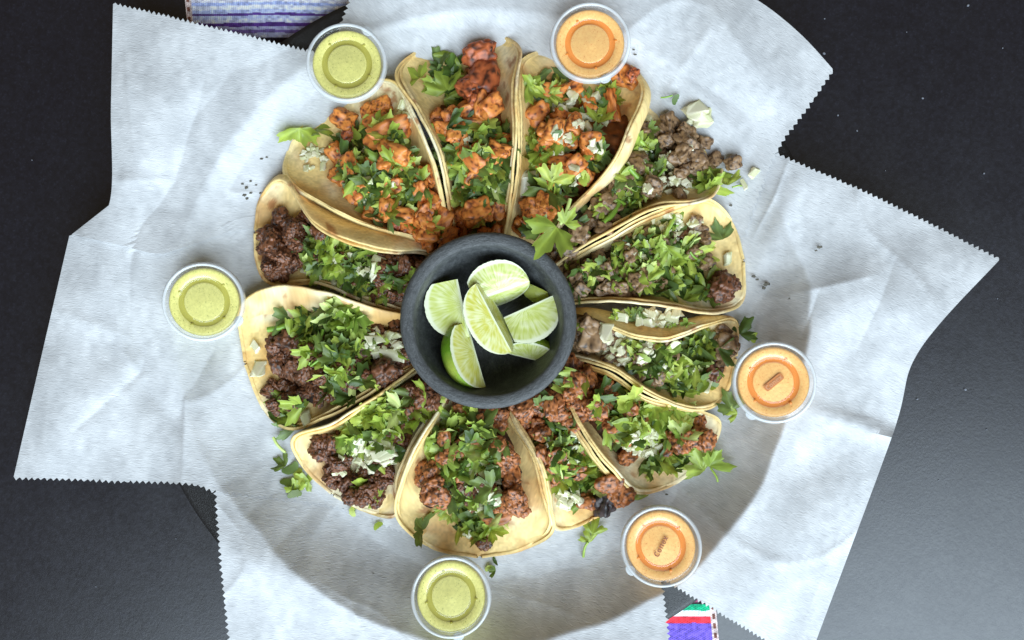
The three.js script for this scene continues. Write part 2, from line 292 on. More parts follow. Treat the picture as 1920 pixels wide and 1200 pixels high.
const pick = (a) => a[Math.floor(rnd() * a.length)];
const PART = { chicken: 'chicken_piece', charred: 'chicken_piece', asada: 'beef_cube', pastor: 'pork_piece', dark: 'chopped_meat', burnt: 'charred_piece', onion: 'onion_piece', slice: 'onion_slice', leaf: 'cilantro_leaf', bigleaf: 'cilantro_leaf', shred: 'cilantro_shred', pale: 'cilantro_leaf', stem: 'cilantro_stem' };
const isMeat = (k) => k in { chicken: 1, charred: 1, asada: 1, pastor: 1, dark: 1, burnt: 1 };
function pieceMat(k) { return isMeat(k) ? meatMat : k === 'onion' || k === 'slice' ? onionMat : k === 'stem' ? pick(stemMats) : k === 'pale' ? pick(paleMats) : pick(leafMats); }
function piece(k, pos, size, parent, yaw = rr(0, 6.28), tilt = 0.5, m, stretch = 1) {
  const o = part(PART[k], pick(GEO[k === 'pale' ? 'leaf' : k]), m ?? pieceMat(k), parent);
  o.position.copy(pos); o.rotation.set(rr(-tilt, tilt), yaw, rr(-tilt, tilt), 'YXZ'); o.scale.set(size * stretch, size, size); return o;
}

// ---------------------------------------------------------------- tortillas
const tn1 = lattice(9, 9, 31), tn2 = lattice(24, 24, 32), tn3 = lattice(70, 70, 33), tn4 = lattice(5, 5, 34);
const tortMap = tex(512, 512, (u, v) => g1(236 + (tn3(u, v) - 0.5) * 26 + (tn2(u, v) - 0.5) * 12), true);
const tortBump = tex(512, 512, (u, v) => g1(255 * (0.5 * tn2(u, v) + 0.5 * tn3(u, v))));
const tortMat = mat({ ...vc, map: tortMap, bumpMap: tortBump, bumpScale: 0.00025, roughness: 0.62, side: THREE.DoubleSide });
const BASE = 0.0125;
function tacoSurface(T, inset, drop) {            // (u, t) -> [px, py, h]
  const inn = (p) => [[lerp(p[0][0], 916, 0.3), lerp(p[0][1], 601, 0.3), 12], [p[0][0], p[0][1], p[0][2] + 9], ...p.slice(1)], LC = c2(inn(T.a)), RC2 = c2(inn(T.b));
  return (u, t) => {
    const L = LC.getPointAt(u), R = RC2.getPointAt(u), dx = L.x - R.x, dy = L.y - R.y, d = Math.hypot(dx, dy) || 1, ux = dx / d, uy = dy / d;
    const wob = (s) => 3.2 * noise.noise(u * 5 + s, T.id * 3.1, drop * 900) + 1.4 * noise.noise(u * 14 + s, T.id, 2.2 + drop * 500), ins = inset * sst(d, 10, 80);
    const fl = BASE + (inset ? 0.0022 : 0), hL = Math.max(fl + 0.0008, L.z * 0.001 + 0.0025 - drop * (1 + 2 * noise.noise(u * 4, T.id, 7))), hR = Math.max(fl + 0.0008, R.z * 0.001 + 0.0025 - drop * (1 + 2 * noise.noise(u * 4, T.id, 17)));
    const wl = wob(0) * sst(u, 0, 0.1), wr = wob(50) * sst(u, 0, 0.1), lnL = (T.la ?? 4) * clamp((hL - fl) / 0.034, 0, 1), lnR = (T.lb ?? 4) * clamp((hR - fl) / 0.034, 0, 1);
    const P = [[L.x + ux * (wl - ins), L.y + uy * (wl - ins), hL], [0, 0, fl - (hL - fl) / 3], [0, 0, fl - (hR - fl) / 3], [R.x + ux * (wr + ins), R.y + uy * (wr + ins), hR]];
    P[1][0] = P[0][0] + ux * lnL; P[1][1] = P[0][1] + uy * lnL; P[2][0] = P[3][0] - ux * lnR; P[2][1] = P[3][1] - uy * lnR;
    const s = 1 - t, b = [s * s * s, 3 * s * s * t, 3 * s * t * t, t * t * t], q = [0, 0, 0];
    for (let i = 0; i < 4; i++) for (let k = 0; k < 3; k++) q[k] += b[i] * P[i][k];
    return q;
  };
}
function tortilla(T, inset, drop, parent) {
  const f = tacoSurface(T, inset, drop), NU = 110, NT = 46, n = NT + 1, top = [], uv = []; let len = 0;
  for (let i = 0; i <= NU; i++) for (let j = 0; j <= NT; j++) {
    const u = lerp(0.001, 0.992, i / NU), t = j / NT, q = f(u, t), p = W(q[0], q[1], q[2]); len = j ? len + p.distanceTo(top[top.length - 1]) : 0; p.y += 0.0009 * noise.noise(p.x * 60, p.z * 60, T.id) + 0.0004 * noise.noise(p.x * 160, p.z * 160, T.id); top.push(p); uv.push(u, len);
  }
  const idx = []; for (let i = 0; i < NU; i++) for (let j = 0; j < NT; j++) { const a = i * n + j, b = a + 1, c = a + n, d = c + 1; idx.push(a, b, c, b, d, c); }
  const g0 = new THREE.BufferGeometry().setFromPoints(top); g0.setIndex(idx); g0.computeVertexNormals();
  const N = g0.attributes.normal, th = 0.0023, pos = [], uvs = [...uv, ...uv], id2 = [...idx], m = top.length; let up = 0; for (let i = 0; i < m; i++) up += N.getY(i);
  const sg = up < 0 ? -1 : 1;
  for (let i = 0; i < m; i++) pos.push(top[i].x, top[i].y, top[i].z);
  for (let i = 0; i < m; i++) pos.push(top[i].x - sg * N.getX(i) * th, top[i].y - sg * N.getY(i) * th, top[i].z - sg * N.getZ(i) * th);
  for (let i = 0; i < idx.length; i += 3) id2.push(idx[i] + m, idx[i + 2] + m, idx[i + 1] + m);
  const pushRim = (list) => {   // rounded rim: an extra line bulging outwards
    const o = pos.length / 3, c = V();
    for (const [e, inn] of list) { c.set(0, 0, 0); for (let k = 0; k < 3; k++) { const a = pos[e * 3 + k], b = pos[(e + m) * 3 + k], w = pos[inn * 3 + k]; c.setComponent(k, (a + b) / 2 + (a - w) * 0.0); } const d = V(pos[e * 3] - pos[inn * 3], pos[e * 3 + 1] - pos[inn * 3 + 1], pos[e * 3 + 2] - pos[inn * 3 + 2]).normalize(); c.addScaledVector(d, 0.0007); pos.push(c.x, c.y, c.z); uvs.push(uv[e * 2], uv[e * 2 + 1]); }
    for (let i = 0; i < list.length - 1; i++) { const a = list[i][0], b = list[i + 1][0], x = o + i, y = o + i + 1; id2.push(a, x, b, b, x, y, x, a + m, y, y, a + m, b + m); }
  };
  const A = [], B = [], C = [], D = []; for (let i = 0; i <= NU; i++) { A.push([i * n, i * n + 1]); B.push([i * n + NT, i * n + NT - 1]); } for (let j = 0; j <= NT; j++) { C.push([j, n + j]); D.push([NU * n + j, (NU - 1) * n + j]); }
  for (const l of [A, B, C, D]) pushRim(l);
  const g = new THREE.BufferGeometry(); g.setAttribute('position', new THREE.Float32BufferAttribute(pos, 3)); { const N = (p, q, k) => noise.noise(p[0] * q + k, p[1] * q + T.id * 3.7, p[2] * q + drop * 900);
    const col = []; uvs.length = 0;
    for (let i = 0; i < pos.length; i += 3) {
      const p = [pos[i], pos[i + 1], pos[i + 2]], a = N(p, 26, 0), b = N(p, 70, 5), d = N(p, 18, 9), e = N(p, 140, 3), toast = sst(a * 0.8 + b * 0.5, 0.02, 0.5), pale = sst(d * 0.8 + b * 0.35, -0.1, 0.4), spot = sst(b * 0.7 + e * 0.5, 0.36, 0.56);
      let c = mixc(srgb(254, 222, 150), srgb(255, 242, 202), pale); c = mixc(c, srgb(232, 172, 86), toast * 0.7); c = mixc(c, srgb(168, 98, 44), spot * 0.75); c.multiplyScalar(1 + 0.1 * e); col.push(c.r, c.g, c.b);
      uvs.push(p[0] / 0.12 + T.id * 0.31, (p[2] + p[1]) / 0.12 + T.id * 0.17);
    }
    g.setAttribute('color', new THREE.Float32BufferAttribute(col, 3)); }
  g.setAttribute('uv', new THREE.Float32BufferAttribute(uvs, 2)); g.setIndex(id2); g.computeVertexNormals();
  g.translate(-T.base.x, -T.base.y, -T.base.z);
  part('tortilla', g, tortMat, parent);
  return f;
}
const bedMats = { chicken: srgb(128, 72, 26), asada: srgb(66, 50, 30), pastor: srgb(84, 48, 26), dark: srgb(48, 29, 18) };
const FW = 480, FH = 300;

// a, b: the two rims from the bowl outwards to the shared outer tip, [photo x, photo y, height in mm]; la, lb: how far the wall bulges out below its rim
const tacos = [
  { kind: 'chicken', label: 'chicken taco at upper left half under a green sauce cup', a: [[800, 455, 17], [700, 425, 40], [610, 385, 44], [538, 332, 26], [543, 285, 12], [575, 228, 10]], b: [[838, 415, 17], [812, 310, 44], [772, 215, 44], [737, 155, 30], [655, 168, 12], [575, 228, 10]],
    p: [['chicken', 645, 225, 17], ['chicken', 690, 212, 13], ['chicken', 716, 198, 14], ['chicken', 728, 248, 22, 0.3, 1.4], ['chicken', 632, 288, 16], ['chicken', 738, 286, 17, -0.5, 1.4], ['chicken', 728, 392, 16, 1.2], ['chicken', 700, 400, 14], ['chicken', 798, 418, 14], ['chicken', 765, 432, 12], ['chicken', 633, 332, 13], ['charred', 740, 420, 13], ['charred', 655, 250, 12], ['bigleaf', 562, 252, 20], ['leaf', 598, 244, 18]],
    c: [['chicken', 700, 300, 80, 70, 0, 12, 9, 13], ['onion', 590, 300, 22, 26, 0, 8, 6, 9], ['onion', 757, 225, 10, 30, 0, 6, 8, 11], ['onion', 720, 330, 60, 60, 0, 10, 6, 9], ['shred', 700, 300, 60, 55, 0, 26, 9, 15], ['leaf', 700, 300, 62, 58, 0, 30, 9, 15], ['leaf', 730, 365, 55, 42, 0, 24, 9, 14], ['shred', 735, 370, 60, 40, 0, 14, 9, 14], ['pale', 715, 330, 60, 55, 0, 14, 8, 12]] },
  { kind: 'chicken', label: 'topmost chicken taco with a large charred chicken chunk at its tip', la: -6, a: [[850, 415, 16], [828, 300, 44], [787, 210, 45], [747, 137, 34], [785, 98, 14], [850, 62, 10]], b: [[948, 412, 17], [964, 280, 46], [964, 160, 46], [971, 92, 32], [935, 70, 13], [850, 62, 10]],
    p: [['charred', 900, 100, 20, 0.4, 1.2], ['charred', 905, 150, 26, 1.2, 1.1], ['charred', 880, 165, 18], ['chicken', 920, 200, 18, 0.5], ['chicken', 818, 222, 13], ['chicken', 850, 215, 11], ['chicken', 898, 312, 11], ['chicken', 892, 395, 20], ['chicken', 935, 392, 15], ['chicken', 862, 402, 13], ['bigleaf', 778, 142, 16], ['bigleaf', 835, 160, 24, 0.4], ['leaf', 845, 110, 15, 2.5], ['pale', 940, 330, 20], ['pale', 915, 360, 20], ['bigleaf', 900, 240, 22]],
    c: [['charred', 895, 140, 30, 50, 0, 8, 9, 13], ['chicken', 890, 300, 50, 80, 0, 10, 9, 13], ['onion', 885, 320, 50, 60, 0, 8, 6, 9], ['leaf', 835, 160, 22, 35, 0, 10, 9, 14], ['leaf', 880, 280, 65, 48, 0, 34, 10, 16], ['shred', 890, 300, 60, 50, 0, 20, 9, 15], ['leaf', 890, 350, 50, 34, 0, 16, 9, 14], ['pale', 890, 300, 60, 60, 0, 14, 9, 14], ['stem', 880, 320, 50, 40, 0, 6, 10, 16]] },
  { kind: 'chicken', label: 'chicken and onion taco partly under the orange sauce cup at the top', lb: 85, a: [[958, 412, 16], [977, 280, 45], [974, 170, 43], [981, 118, 27], [1015, 98, 13], [1090, 85, 10]], b: [[1060, 402, 20], [1146, 310, 46], [1183, 235, 47], [1204, 166, 34], [1160, 108, 13], [1090, 85, 10]],
    p: [['chicken', 1070, 172, 18], ['chicken', 1148, 200, 12, 1.8, 2.2], ['chicken', 1175, 145, 17], ['charred', 1186, 140, 10], ['chicken', 1008, 212, 17, 0.8], ['chicken', 1040, 245, 16], ['chicken', 1068, 262, 13], ['chicken', 1030, 388, 15], ['chicken', 1008, 402, 12], ['onion', 992, 345, 24, 1.5, 1.1], ['slice', 1058, 238, 24, 0.7], ['bigleaf', 1036, 438, 30, 0.5], ['bigleaf', 1000, 425, 18], ['bigleaf', 1002, 258, 20]],
    c: [['chicken', 1060, 240, 60, 80, 0, 14, 9, 13], ['chicken', 1020, 385, 30, 30, 0, 6, 8, 11], ['onion', 1080, 235, 52, 70, 0, 26, 8, 13], ['onion', 1060, 320, 40, 30, 0, 8, 8, 12], ['leaf', 1025, 165, 30, 20, 0, 12, 9, 14], ['leaf', 1110, 190, 40, 30, 0, 10, 8, 12], ['leaf', 1008, 275, 24, 30, 0, 12, 9, 14], ['shred', 1070, 260, 50, 70, 0, 16, 8, 13], ['leaf', 1040, 350, 34, 18, 0, 10, 10, 15], ['stem', 1025, 285, 30, 20, 0, 5, 10, 16], ['leaf', 1110, 275, 25, 30, 0, 8, 9, 13]] },
  { kind: 'asada', label: 'beef taco at upper right spilling grey cubes onto the paper', a: [[1085, 425, 15], [1135, 350, 26], [1190, 250, 26], [1205, 187, 18], [1250, 182, 11], [1312, 235, 10]], b: [[1048, 488, 17], [1130, 437, 42], [1230, 387, 45], [1335, 368, 30], [1350, 300, 11], [1312, 235, 10]],
    p: [['asada', 1085, 438, 14], ['asada', 1310, 295, 13], ['asada', 1320, 268, 12], ['asada', 1340, 300, 12], ['asada', 1375, 305, 12], ['onion', 1212, 222, 12], ['onion', 1292, 275, 10], ['stem', 1195, 258, 20, -1.0], ['stem', 1203, 335, 22, -1.1], ['stem', 1235, 378, 34, 0.25], ['stem', 1150, 395, 26, 0.5], ['leaf', 1345, 325, 14], ['leaf', 1360, 340, 13]],
    c: [['asada', 1250, 260, 38, 55, -35, 26, 9, 13], ['asada', 1295, 305, 34, 26, 0, 12, 9, 13], ['asada', 1150, 410, 50, 22, -20, 10, 8, 12], ['asada', 1250, 345, 50, 30, 0, 8, 8, 12], ['onion', 1225, 315, 45, 40, 0, 16, 7, 11], ['onion', 1255, 350, 40, 20, 0, 7, 7, 11], ['leaf', 1190, 305, 40, 62, 20, 30, 9, 14], ['shred', 1185, 320, 45, 65, 20, 22, 9, 15], ['stem', 1180, 335, 48, 60, 20, 16, 9, 16], ['leaf', 1140, 395, 40, 22, 0, 10, 9, 13], ['leaf', 1320, 335, 20, 16, 0, 6, 9, 12]] },
  { kind: 'asada', label: 'beef taco right of the bowl with one big dark chunk at its outer end', a: [[1060, 492, 16], [1140, 450, 38], [1230, 402, 41], [1325, 376, 27], [1368, 412, 12], [1392, 490, 10]], b: [[1085, 565, 18], [1180, 562, 44], [1260, 572, 45], [1345, 584, 31], [1388, 565, 13], [1392, 490, 10]],
    p: [['dark', 1350, 528, 15], ['dark', 1362, 540, 15], ['dark', 1342, 543, 14], ['dark', 1356, 552, 13], ['dark', 1372, 530, 12], ['dark', 1355, 538, 17], ['asada', 1105, 505, 13], ['asada', 1165, 465, 13], ['asada', 1183, 478, 11], ['dark', 1285, 440, 12], ['pale', 1225, 445, 16], ['leaf', 1350, 440, 11], ['onion', 1365, 485, 12], ['bigleaf', 1245, 470, 20], ['stem', 1255, 430, 20, 1.2], ['bigleaf', 1130, 515, 18]],
    c: [['asada', 1305, 460, 18, 48, -15, 14, 8, 12], ['asada', 1180, 520, 90, 25, 0, 14, 8, 12], ['onion', 1270, 425, 50, 24, 0, 16, 7, 11], ['slice', 1200, 460, 20, 20, 0, 5, 10, 15], ['leaf', 1235, 490, 70, 48, 0, 44, 9, 15], ['shred', 1240, 490, 70, 50, 0, 26, 9, 15], ['pale', 1250, 470, 60, 50, 0, 16, 8, 13], ['leaf', 1135, 518, 45, 20, 0, 14, 9, 14], ['leaf', 1300, 535, 40, 20, 0, 12, 9, 14], ['stem', 1250, 470, 50, 40, 0, 7, 9, 14]] },
  { kind: 'asada', label: 'beef taco right of the bowl with onion caught on its folded upper wall', la: 100, a: [[1085, 594, 18], [1190, 630, 44], [1250, 637, 45], [1320, 612, 36], [1376, 602, 13], [1378, 670, 10]], b: [[1078, 668, 18], [1150, 690, 45], [1230, 740, 45], [1310, 766, 30], [1352, 748, 12], [1378, 670, 10]],
    p: [['asada', 1108, 628, 20, 1.4, 1.1], ['asada', 1105, 610, 13], ['dark', 1340, 697, 14], ['asada', 1212, 678, 10], ['asada', 1365, 640, 14], ['onion', 1135, 622, 18, 1.2, 1.2], ['slice', 1258, 650, 18, 1], ['slice', 1330, 720, 18, 1.4]],
    c: [['asada', 1362, 650, 14, 36, 0, 8, 8, 12], ['asada', 1220, 690, 90, 25, 20, 12, 8, 12], ['onion', 1170, 655, 50, 28, 0, 18, 7, 12], ['onion', 1250, 680, 60, 30, 20, 9, 7, 10], ['leaf', 1245, 685, 75, 34, 25, 36, 9, 14], ['shred', 1250, 685, 75, 34, 25, 24, 9, 14], ['leaf', 1325, 655, 26, 26, 0, 14, 9, 13], ['pale', 1280, 680, 60, 30, 25, 10, 8, 12]],
    top: [['onion', 1215, 598, 55, 16, 5, 16, 7, 12], ['slice', 1250, 602, 40, 14, 5, 4, 10, 15], ['leaf', 1172, 590, 22, 10, 0, 8, 8, 11], ['pale', 1245, 608, 50, 12, 0, 4, 7, 9]] },
  { kind: 'pastor', label: 'reddish pork taco at lower right with pale cilantro and white onion', a: [[1075, 680, 15], [1140, 702, 39], [1220, 752, 41], [1315, 774, 26], [1348, 792, 12], [1328, 850, 10]], b: [[1048, 722, 18], [1105, 820, 45], [1150, 878, 43], [1195, 920, 26], [1262, 906, 11], [1328, 850, 10]],
    p: [['pastor', 1090, 712, 22, 0.5, 1.1], ['pastor', 1078, 742, 17], ['pastor', 1108, 752, 17], ['pastor', 1300, 815, 20, 0.3, 1.2], ['pastor', 1325, 825, 14], ['pastor', 1275, 830, 14], ['pastor', 1245, 850, 12], ['pastor', 1310, 790, 12], ['pale', 1275, 780, 22], ['pale', 1240, 760, 20], ['bigleaf', 1180, 750, 22], ['onion', 1205, 830, 18], ['bigleaf', 1245, 862, 18]],
    c: [['pastor', 1150, 770, 60, 40, 35, 12, 9, 13], ['pastor', 1290, 820, 36, 26, 0, 8, 9, 13], ['onion', 1205, 828, 38, 24, 0, 18, 8, 13], ['leaf', 1180, 765, 55, 48, 30, 36, 10, 15], ['pale', 1230, 780, 58, 38, 10, 28, 10, 16], ['shred', 1190, 775, 60, 45, 30, 22, 9, 15], ['leaf', 1250, 860, 40, 20, -20, 14, 9, 13], ['stem', 1190, 780, 50, 30, 30, 5, 9, 14]] },
  { kind: 'pastor', label: 'pork taco at lower right with a blackened chunk at its outer end', a: [[1035, 730, 15], [1094, 830, 40], [1138, 888, 38], [1186, 925, 22], [1152, 950, 11], [1110, 970, 10]], b: [[968, 785, 18], [1012, 860, 43], [1030, 930, 39], [1042, 988, 22], [1078, 985, 11], [1110, 970, 10]],
    p: [['pastor', 1010, 760, 18], ['pastor', 1040, 755, 15], ['pastor', 1045, 775, 12], ['pastor', 1155, 918, 22, 0.6, 1.2], ['burnt', 1132, 943, 18, 1.2], ['pastor', 1100, 940, 13], ['onion', 1028, 790, 16], ['leaf', 1185, 935, 11]],
    c: [['pastor', 1040, 800, 36, 40, 40, 10, 9, 13], ['pastor', 1140, 920, 30, 18, 30, 6, 8, 12], ['onion', 1062, 930, 28, 20, 0, 12, 7, 11], ['onion', 1060, 850, 40, 60, 0, 12, 6, 9], ['leaf', 1068, 860, 40, 62, -25, 40, 8, 13], ['shred', 1068, 860, 40, 62, -25, 34, 8, 13], ['pale', 1072, 865, 40, 62, -25, 24, 8, 12], ['stem', 1060, 850, 35, 50, 0, 5, 8, 12]] },
  { kind: 'pastor', label: 'lowest taco, pork with large pale cilantro leaves and wide bare tortilla tip', a: [[958, 785, 15], [1002, 860, 41], [1021, 930, 39], [1035, 990, 24], [985, 1026, 11], [900, 1042, 10]], b: [[838, 750, 18], [787, 830, 45], [756, 900, 43], [746, 965, 26], [805, 1022, 11], [900, 1042, 10]],
    p: [['pastor', 800, 888, 17], ['pastor', 812, 918, 19, 0.8, 1.1], ['pastor', 825, 938, 14], ['pastor', 942, 842, 17], ['pastor', 955, 865, 14], ['pastor', 968, 938, 18, 0.6, 1.2], ['pastor', 935, 965, 16, 0.3, 1.3], ['dark', 907, 1020, 11], ['onion', 925, 880, 18, 0.8, 1.2], ['onion', 935, 930, 14], ['onion', 880, 1000, 13], ['bigleaf', 785, 988, 20, 0.6], ['bigleaf', 930, 995, 13], ['pale', 852, 810, 26], ['pale', 838, 862, 28], ['pale', 880, 840, 28], ['bigleaf', 905, 795, 22], ['pale', 905, 830, 22]],
    c: [['pastor', 900, 860, 60, 60, 0, 14, 9, 13], ['dark', 885, 935, 45, 30, 0, 21, 6, 9.5], ['pastor', 950, 950, 36, 16, -20, 6, 9, 12], ['onion', 905, 910, 40, 50, 0, 14, 7, 11], ['pale', 865, 840, 50, 48, 0, 22, 12, 19], ['leaf', 880, 840, 55, 55, 0, 22, 10, 16], ['shred', 885, 880, 55, 60, 0, 16, 9, 14], ['leaf', 880, 950, 45, 42, 0, 18, 9, 14], ['pale', 895, 960, 40, 36, 0, 12, 9, 13], ['stem', 880, 930, 50, 50, 0, 9, 10, 16]] },
  { kind: 'dark', label: 'dark chopped meat taco at lower left, small, its rim bright', a: [[828, 752, 15], [777, 830, 39], [747, 900, 37], [738, 964, 20], [690, 957, 11], [625, 925, 10]], b: [[775, 698, 18], [690, 755, 43], [622, 797, 43], [553, 824, 26], [570, 872, 12], [625, 925, 10]],
    p: [['dark', 600, 850, 13], ['onion', 640, 885, 12], ['onion', 720, 850, 20, 0.3, 1.3], ['onion', 705, 825, 14], ['bigleaf', 682, 912, 22, 0.4], ['leaf', 700, 935, 15], ['dark', 792, 740, 17], ['slice', 735, 800, 22], ['pale', 740, 765, 26]],
    c: [['dark', 618, 860, 26, 42, -20, 33, 7, 10.5], ['dark', 665, 915, 52, 24, 25, 33, 7, 10.5], ['dark', 705, 890, 30, 20, 0, 12, 7, 9.5], ['dark', 785, 755, 26, 30, 0, 18, 7, 11.5], ['onion', 700, 850, 44, 26, 0, 18, 8, 13], ['onion', 650, 870, 40, 30, 0, 6, 6, 9], ['leaf', 690, 800, 50, 25, -25, 26, 9, 14], ['pale', 690, 808, 50, 30, -25, 18, 9, 14], ['leaf', 745, 770, 40, 30, -25, 20, 9, 15], ['shred', 710, 800, 55, 35, -25, 20, 9, 14], ['leaf', 720, 850, 30, 16, 0, 6, 9, 12]] },
  { kind: 'dark', label: 'dark chopped meat taco left of the bowl beside the left green sauce cup', lb: -80, a: [[765, 690, 15], [682, 742, 38], [612, 780, 36], [540, 800, 18], [500, 770, 11], [462, 680, 10]], b: [[748, 590, 18], [680, 574, 40], [600, 548, 44], [510, 540, 32], [455, 570, 18], [462, 680, 10]],
    p: [['onion', 485, 690, 16, 1.3, 1.2], ['onion', 478, 650, 13], ['slice', 725, 664, 34, 0], ['slice', 705, 636, 24, 0.2], ['bigleaf', 680, 555, 28], ['bigleaf', 535, 605, 18], ['leaf', 560, 620, 15], ['bigleaf', 615, 650, 26], ['bigleaf', 550, 775, 22, 1], ['leaf', 545, 800, 14], ['dark', 545, 640, 18], ['dark', 720, 695, 17], ['pale', 685, 715, 16], ['onion', 575, 785, 15], ['stem', 540, 612, 26, 0.4]],
    c: [['dark', 545, 665, 34, 48, -15, 45, 8, 11.5], ['dark', 530, 745, 32, 28, 0, 24, 7, 10.5], ['dark', 585, 710, 30, 30, 0, 18, 7, 10.5], ['dark', 715, 695, 36, 22, -20, 18, 7, 11.5], ['onion', 715, 640, 36, 22, 0, 8, 8, 12], ['leaf', 620, 625, 62, 42, 10, 38, 10, 16], ['shred', 630, 640, 60, 50, 0, 24, 9, 15], ['leaf', 645, 705, 36, 44, 0, 26, 10, 15], ['pale', 655, 590, 45, 36, -30, 20, 10, 15], ['pale', 640, 680, 40, 50, 0, 10, 9, 13], ['leaf', 530, 765, 24, 26, 0, 6, 9, 13], ['stem', 640, 660, 60, 50, 0, 6, 10, 16]] },
  { kind: 'dark', label: 'dark chopped meat taco at upper left with a broad golden wall leaning over it', lb: 115, a: [[750, 582, 14], [680, 560, 28], [600, 530, 28], [505, 528, 16], [484, 490, 11], [481, 435, 10]], b: [[800, 474, 18], [735, 470, 44], [650, 450, 47], [590, 418, 44], [527, 339, 26], [492, 372, 12], [481, 435, 10]],
    p: [['dark', 527, 405, 13], ['onion', 575, 507, 15], ['onion', 710, 488, 16], ['leaf', 578, 462, 13], ['onion', 650, 520, 15], ['dark', 720, 568, 14]],
    c: [['dark', 535, 455, 42, 42, 0, 60, 8, 11.5], ['dark', 515, 500, 26, 24, 0, 21, 7, 10.5], ['dark', 575, 430, 30, 24, 20, 15, 7, 9.5], ['dark', 755, 503, 40, 18, 0, 21, 7, 10.5], ['dark', 715, 560, 30, 18, 0, 12, 7, 9.5], ['onion', 650, 510, 60, 30, 0, 12, 8, 12], ['leaf', 640, 490, 58, 32, 15, 28, 9, 15], ['pale', 635, 490, 56, 34, 15, 24, 9, 14], ['shred', 645, 500, 60, 34, 15, 22, 9, 14], ['leaf', 705, 530, 44, 26, 0, 16, 9, 15]] },
];
tacos.forEach((T, id) => {
  T.id = id + 1;
  const mid = T.a.map((p, i) => p).concat(T.b), cx = mid.reduce((s, p) => s + p[0], 0) / mid.length, cy = mid.reduce((s, p) => s + p[1], 0) / mid.length;
  T.base = W(cx, cy, BASE - 0.0017);
  const t = thing('taco', T.label, 'taco', T.base, 'street tacos arranged in a ring around the lime bowl');
  tortilla(T, 0, 0, t);
  const dbl = [1, 3, 6, 7, 8].includes(T.id), f = tortilla(T, dbl ? 4 : 6, dbl ? 0.0006 : 0.004, t);
  // height field inside this taco, on a 4-pixel grid
  const fld = new Float32Array(FW * FH).fill(-1);
  const bedF = (u, tt) => { const q = f(u, tt), e = [f(u, 0)[2], f(u, 1)[2]], low = Math.min(e[0], e[1]) * 0.6 + 0.4 * Math.max(e[0], e[1]); const w = sst(u, 0.02, 0.12) * (1 - sst(u, 0.5 + 0.1 * noise.noise(tt * 6, T.id, 3), 0.66)) * sst(tt, 0.1, 0.3) * (1 - sst(tt, 0.7, 0.9)); return Math.max(q[2] - 0.004, BASE + (low - BASE) * 0.55 * w * (1 + 0.25 * noise.noise(u * 9, tt * 5, T.id)) + 0.003 * w - 0.002); };
  for (let i = 0; i <= 260; i++) for (let j = 8; j <= 112; j++) {
    const u = lerp(0.001, 0.99, i / 260), tt = j / 120, q = f(u, tt), b = bedF(u, tt), z = Math.max(b, Math.min(q[2], b + 0.009)), cxp = Math.round(q[0] / 4), cyp = Math.round(q[1] / 4);
    if (cxp >= 0 && cxp < FW && cyp >= 0 && cyp < FH && z > fld[cyp * FW + cxp]) fld[cyp * FW + cxp] = z;
  }
  {
    const NU = 90, NT = 34, pos = [], idx = [], n = NT + 1;
    for (let i = 0; i <= NU; i++) for (let j = 0; j <= NT; j++) { const u = lerp(0.03, 0.72, i / NU), tt = lerp(0.15, 0.85, j / NT), q = f(u, tt), p = W(q[0], q[1], bedF(u, tt)); p.y += 0.0032 * noise.noise(p.x * 130, p.z * 130, 1) + 0.002 * noise.noise(p.x * 340, p.z * 340, 2) - 0.002; pos.push(p.x - T.base.x, p.y - T.base.y, p.z - T.base.z); }
    for (let i = 0; i < NU; i++) for (let j = 0; j < NT; j++) { const a = i * n + j; idx.push(a, a + 1, a + n, a + 1, a + n + 1, a + n); }
    const g = new THREE.BufferGeometry(); g.setAttribute('position', new THREE.Float32BufferAttribute(pos, 3)); g.setIndex(idx); g.computeVertexNormals();
    const c = bedMats[T.kind];
    bake(g, (x, y, z) => c.clone().multiplyScalar(0.8 + 0.9 * noise.noise(x * 160, y * 160, z * 160) + 0.5 * noise.noise(x * 420, 1, z * 420)));
    part('minced_filling', g, mat({ ...vc, roughness: 0.75, side: THREE.DoubleSide }), t).userData.kind = 'stuff';
  }
  const at = (px, py) => { const i = clamp(Math.round(px / 4), 0, FW - 1), j = clamp(Math.round(py / 4), 0, FH - 1); let m = fld[j * FW + i]; if (m < 0) m = paperTop(px, py); return m; };
  const raise = (px, py, r, dz, soft) => { const R = Math.ceil(r / 4), ci = Math.round(px / 4), cj = Math.round(py / 4); const top = at(px, py) + dz; for (let j = -R; j <= R; j++) for (let i = -R; i <= R; i++) { const q = Math.hypot(i, j) * 4 / r; if (q > 1) continue; const x = ci + i, y = cj + j; if (x < 0 || y < 0 || x >= FW || y >= FH) continue; const k = y * FW + x; if (fld[k] < 0) fld[k] = paperTop(x * 4, y * 4); fld[k] = Math.max(fld[k], Math.min(top, fld[k] + dz * (1 - q * q * soft))); } };
  const drop = (k, px, py, mm, yaw, stretch, extra = 0) => {
    const s = mm * 0.001 * (isMeat(k) ? 1 : k === 'onion' || k === 'slice' ? 0.74 : k === 'stem' ? 1.2 : k === 'leaf' || k === 'pale' ? Math.min(rr(0.95, 1.75), 21 / mm) : Math.min(1.2, 22 / mm)), flat = isMeat(k) ? 0.42 : k === 'onion' ? 0.22 : 0.12, h = at(px, py) + s * flat * 0.7 + extra, p = W(px, py, h).sub(T.base);
    piece(k, p, s, t, yaw, isMeat(k) ? 0.5 : k === 'onion' || k === 'slice' ? 0.55 : 0.75, undefined, stretch);
    raise(px, py, mm / 0.415 * 0.5, isMeat(k) ? s * 0.5 : k === 'onion' ? s * 0.2 : 0.0009, 0.7);
  };
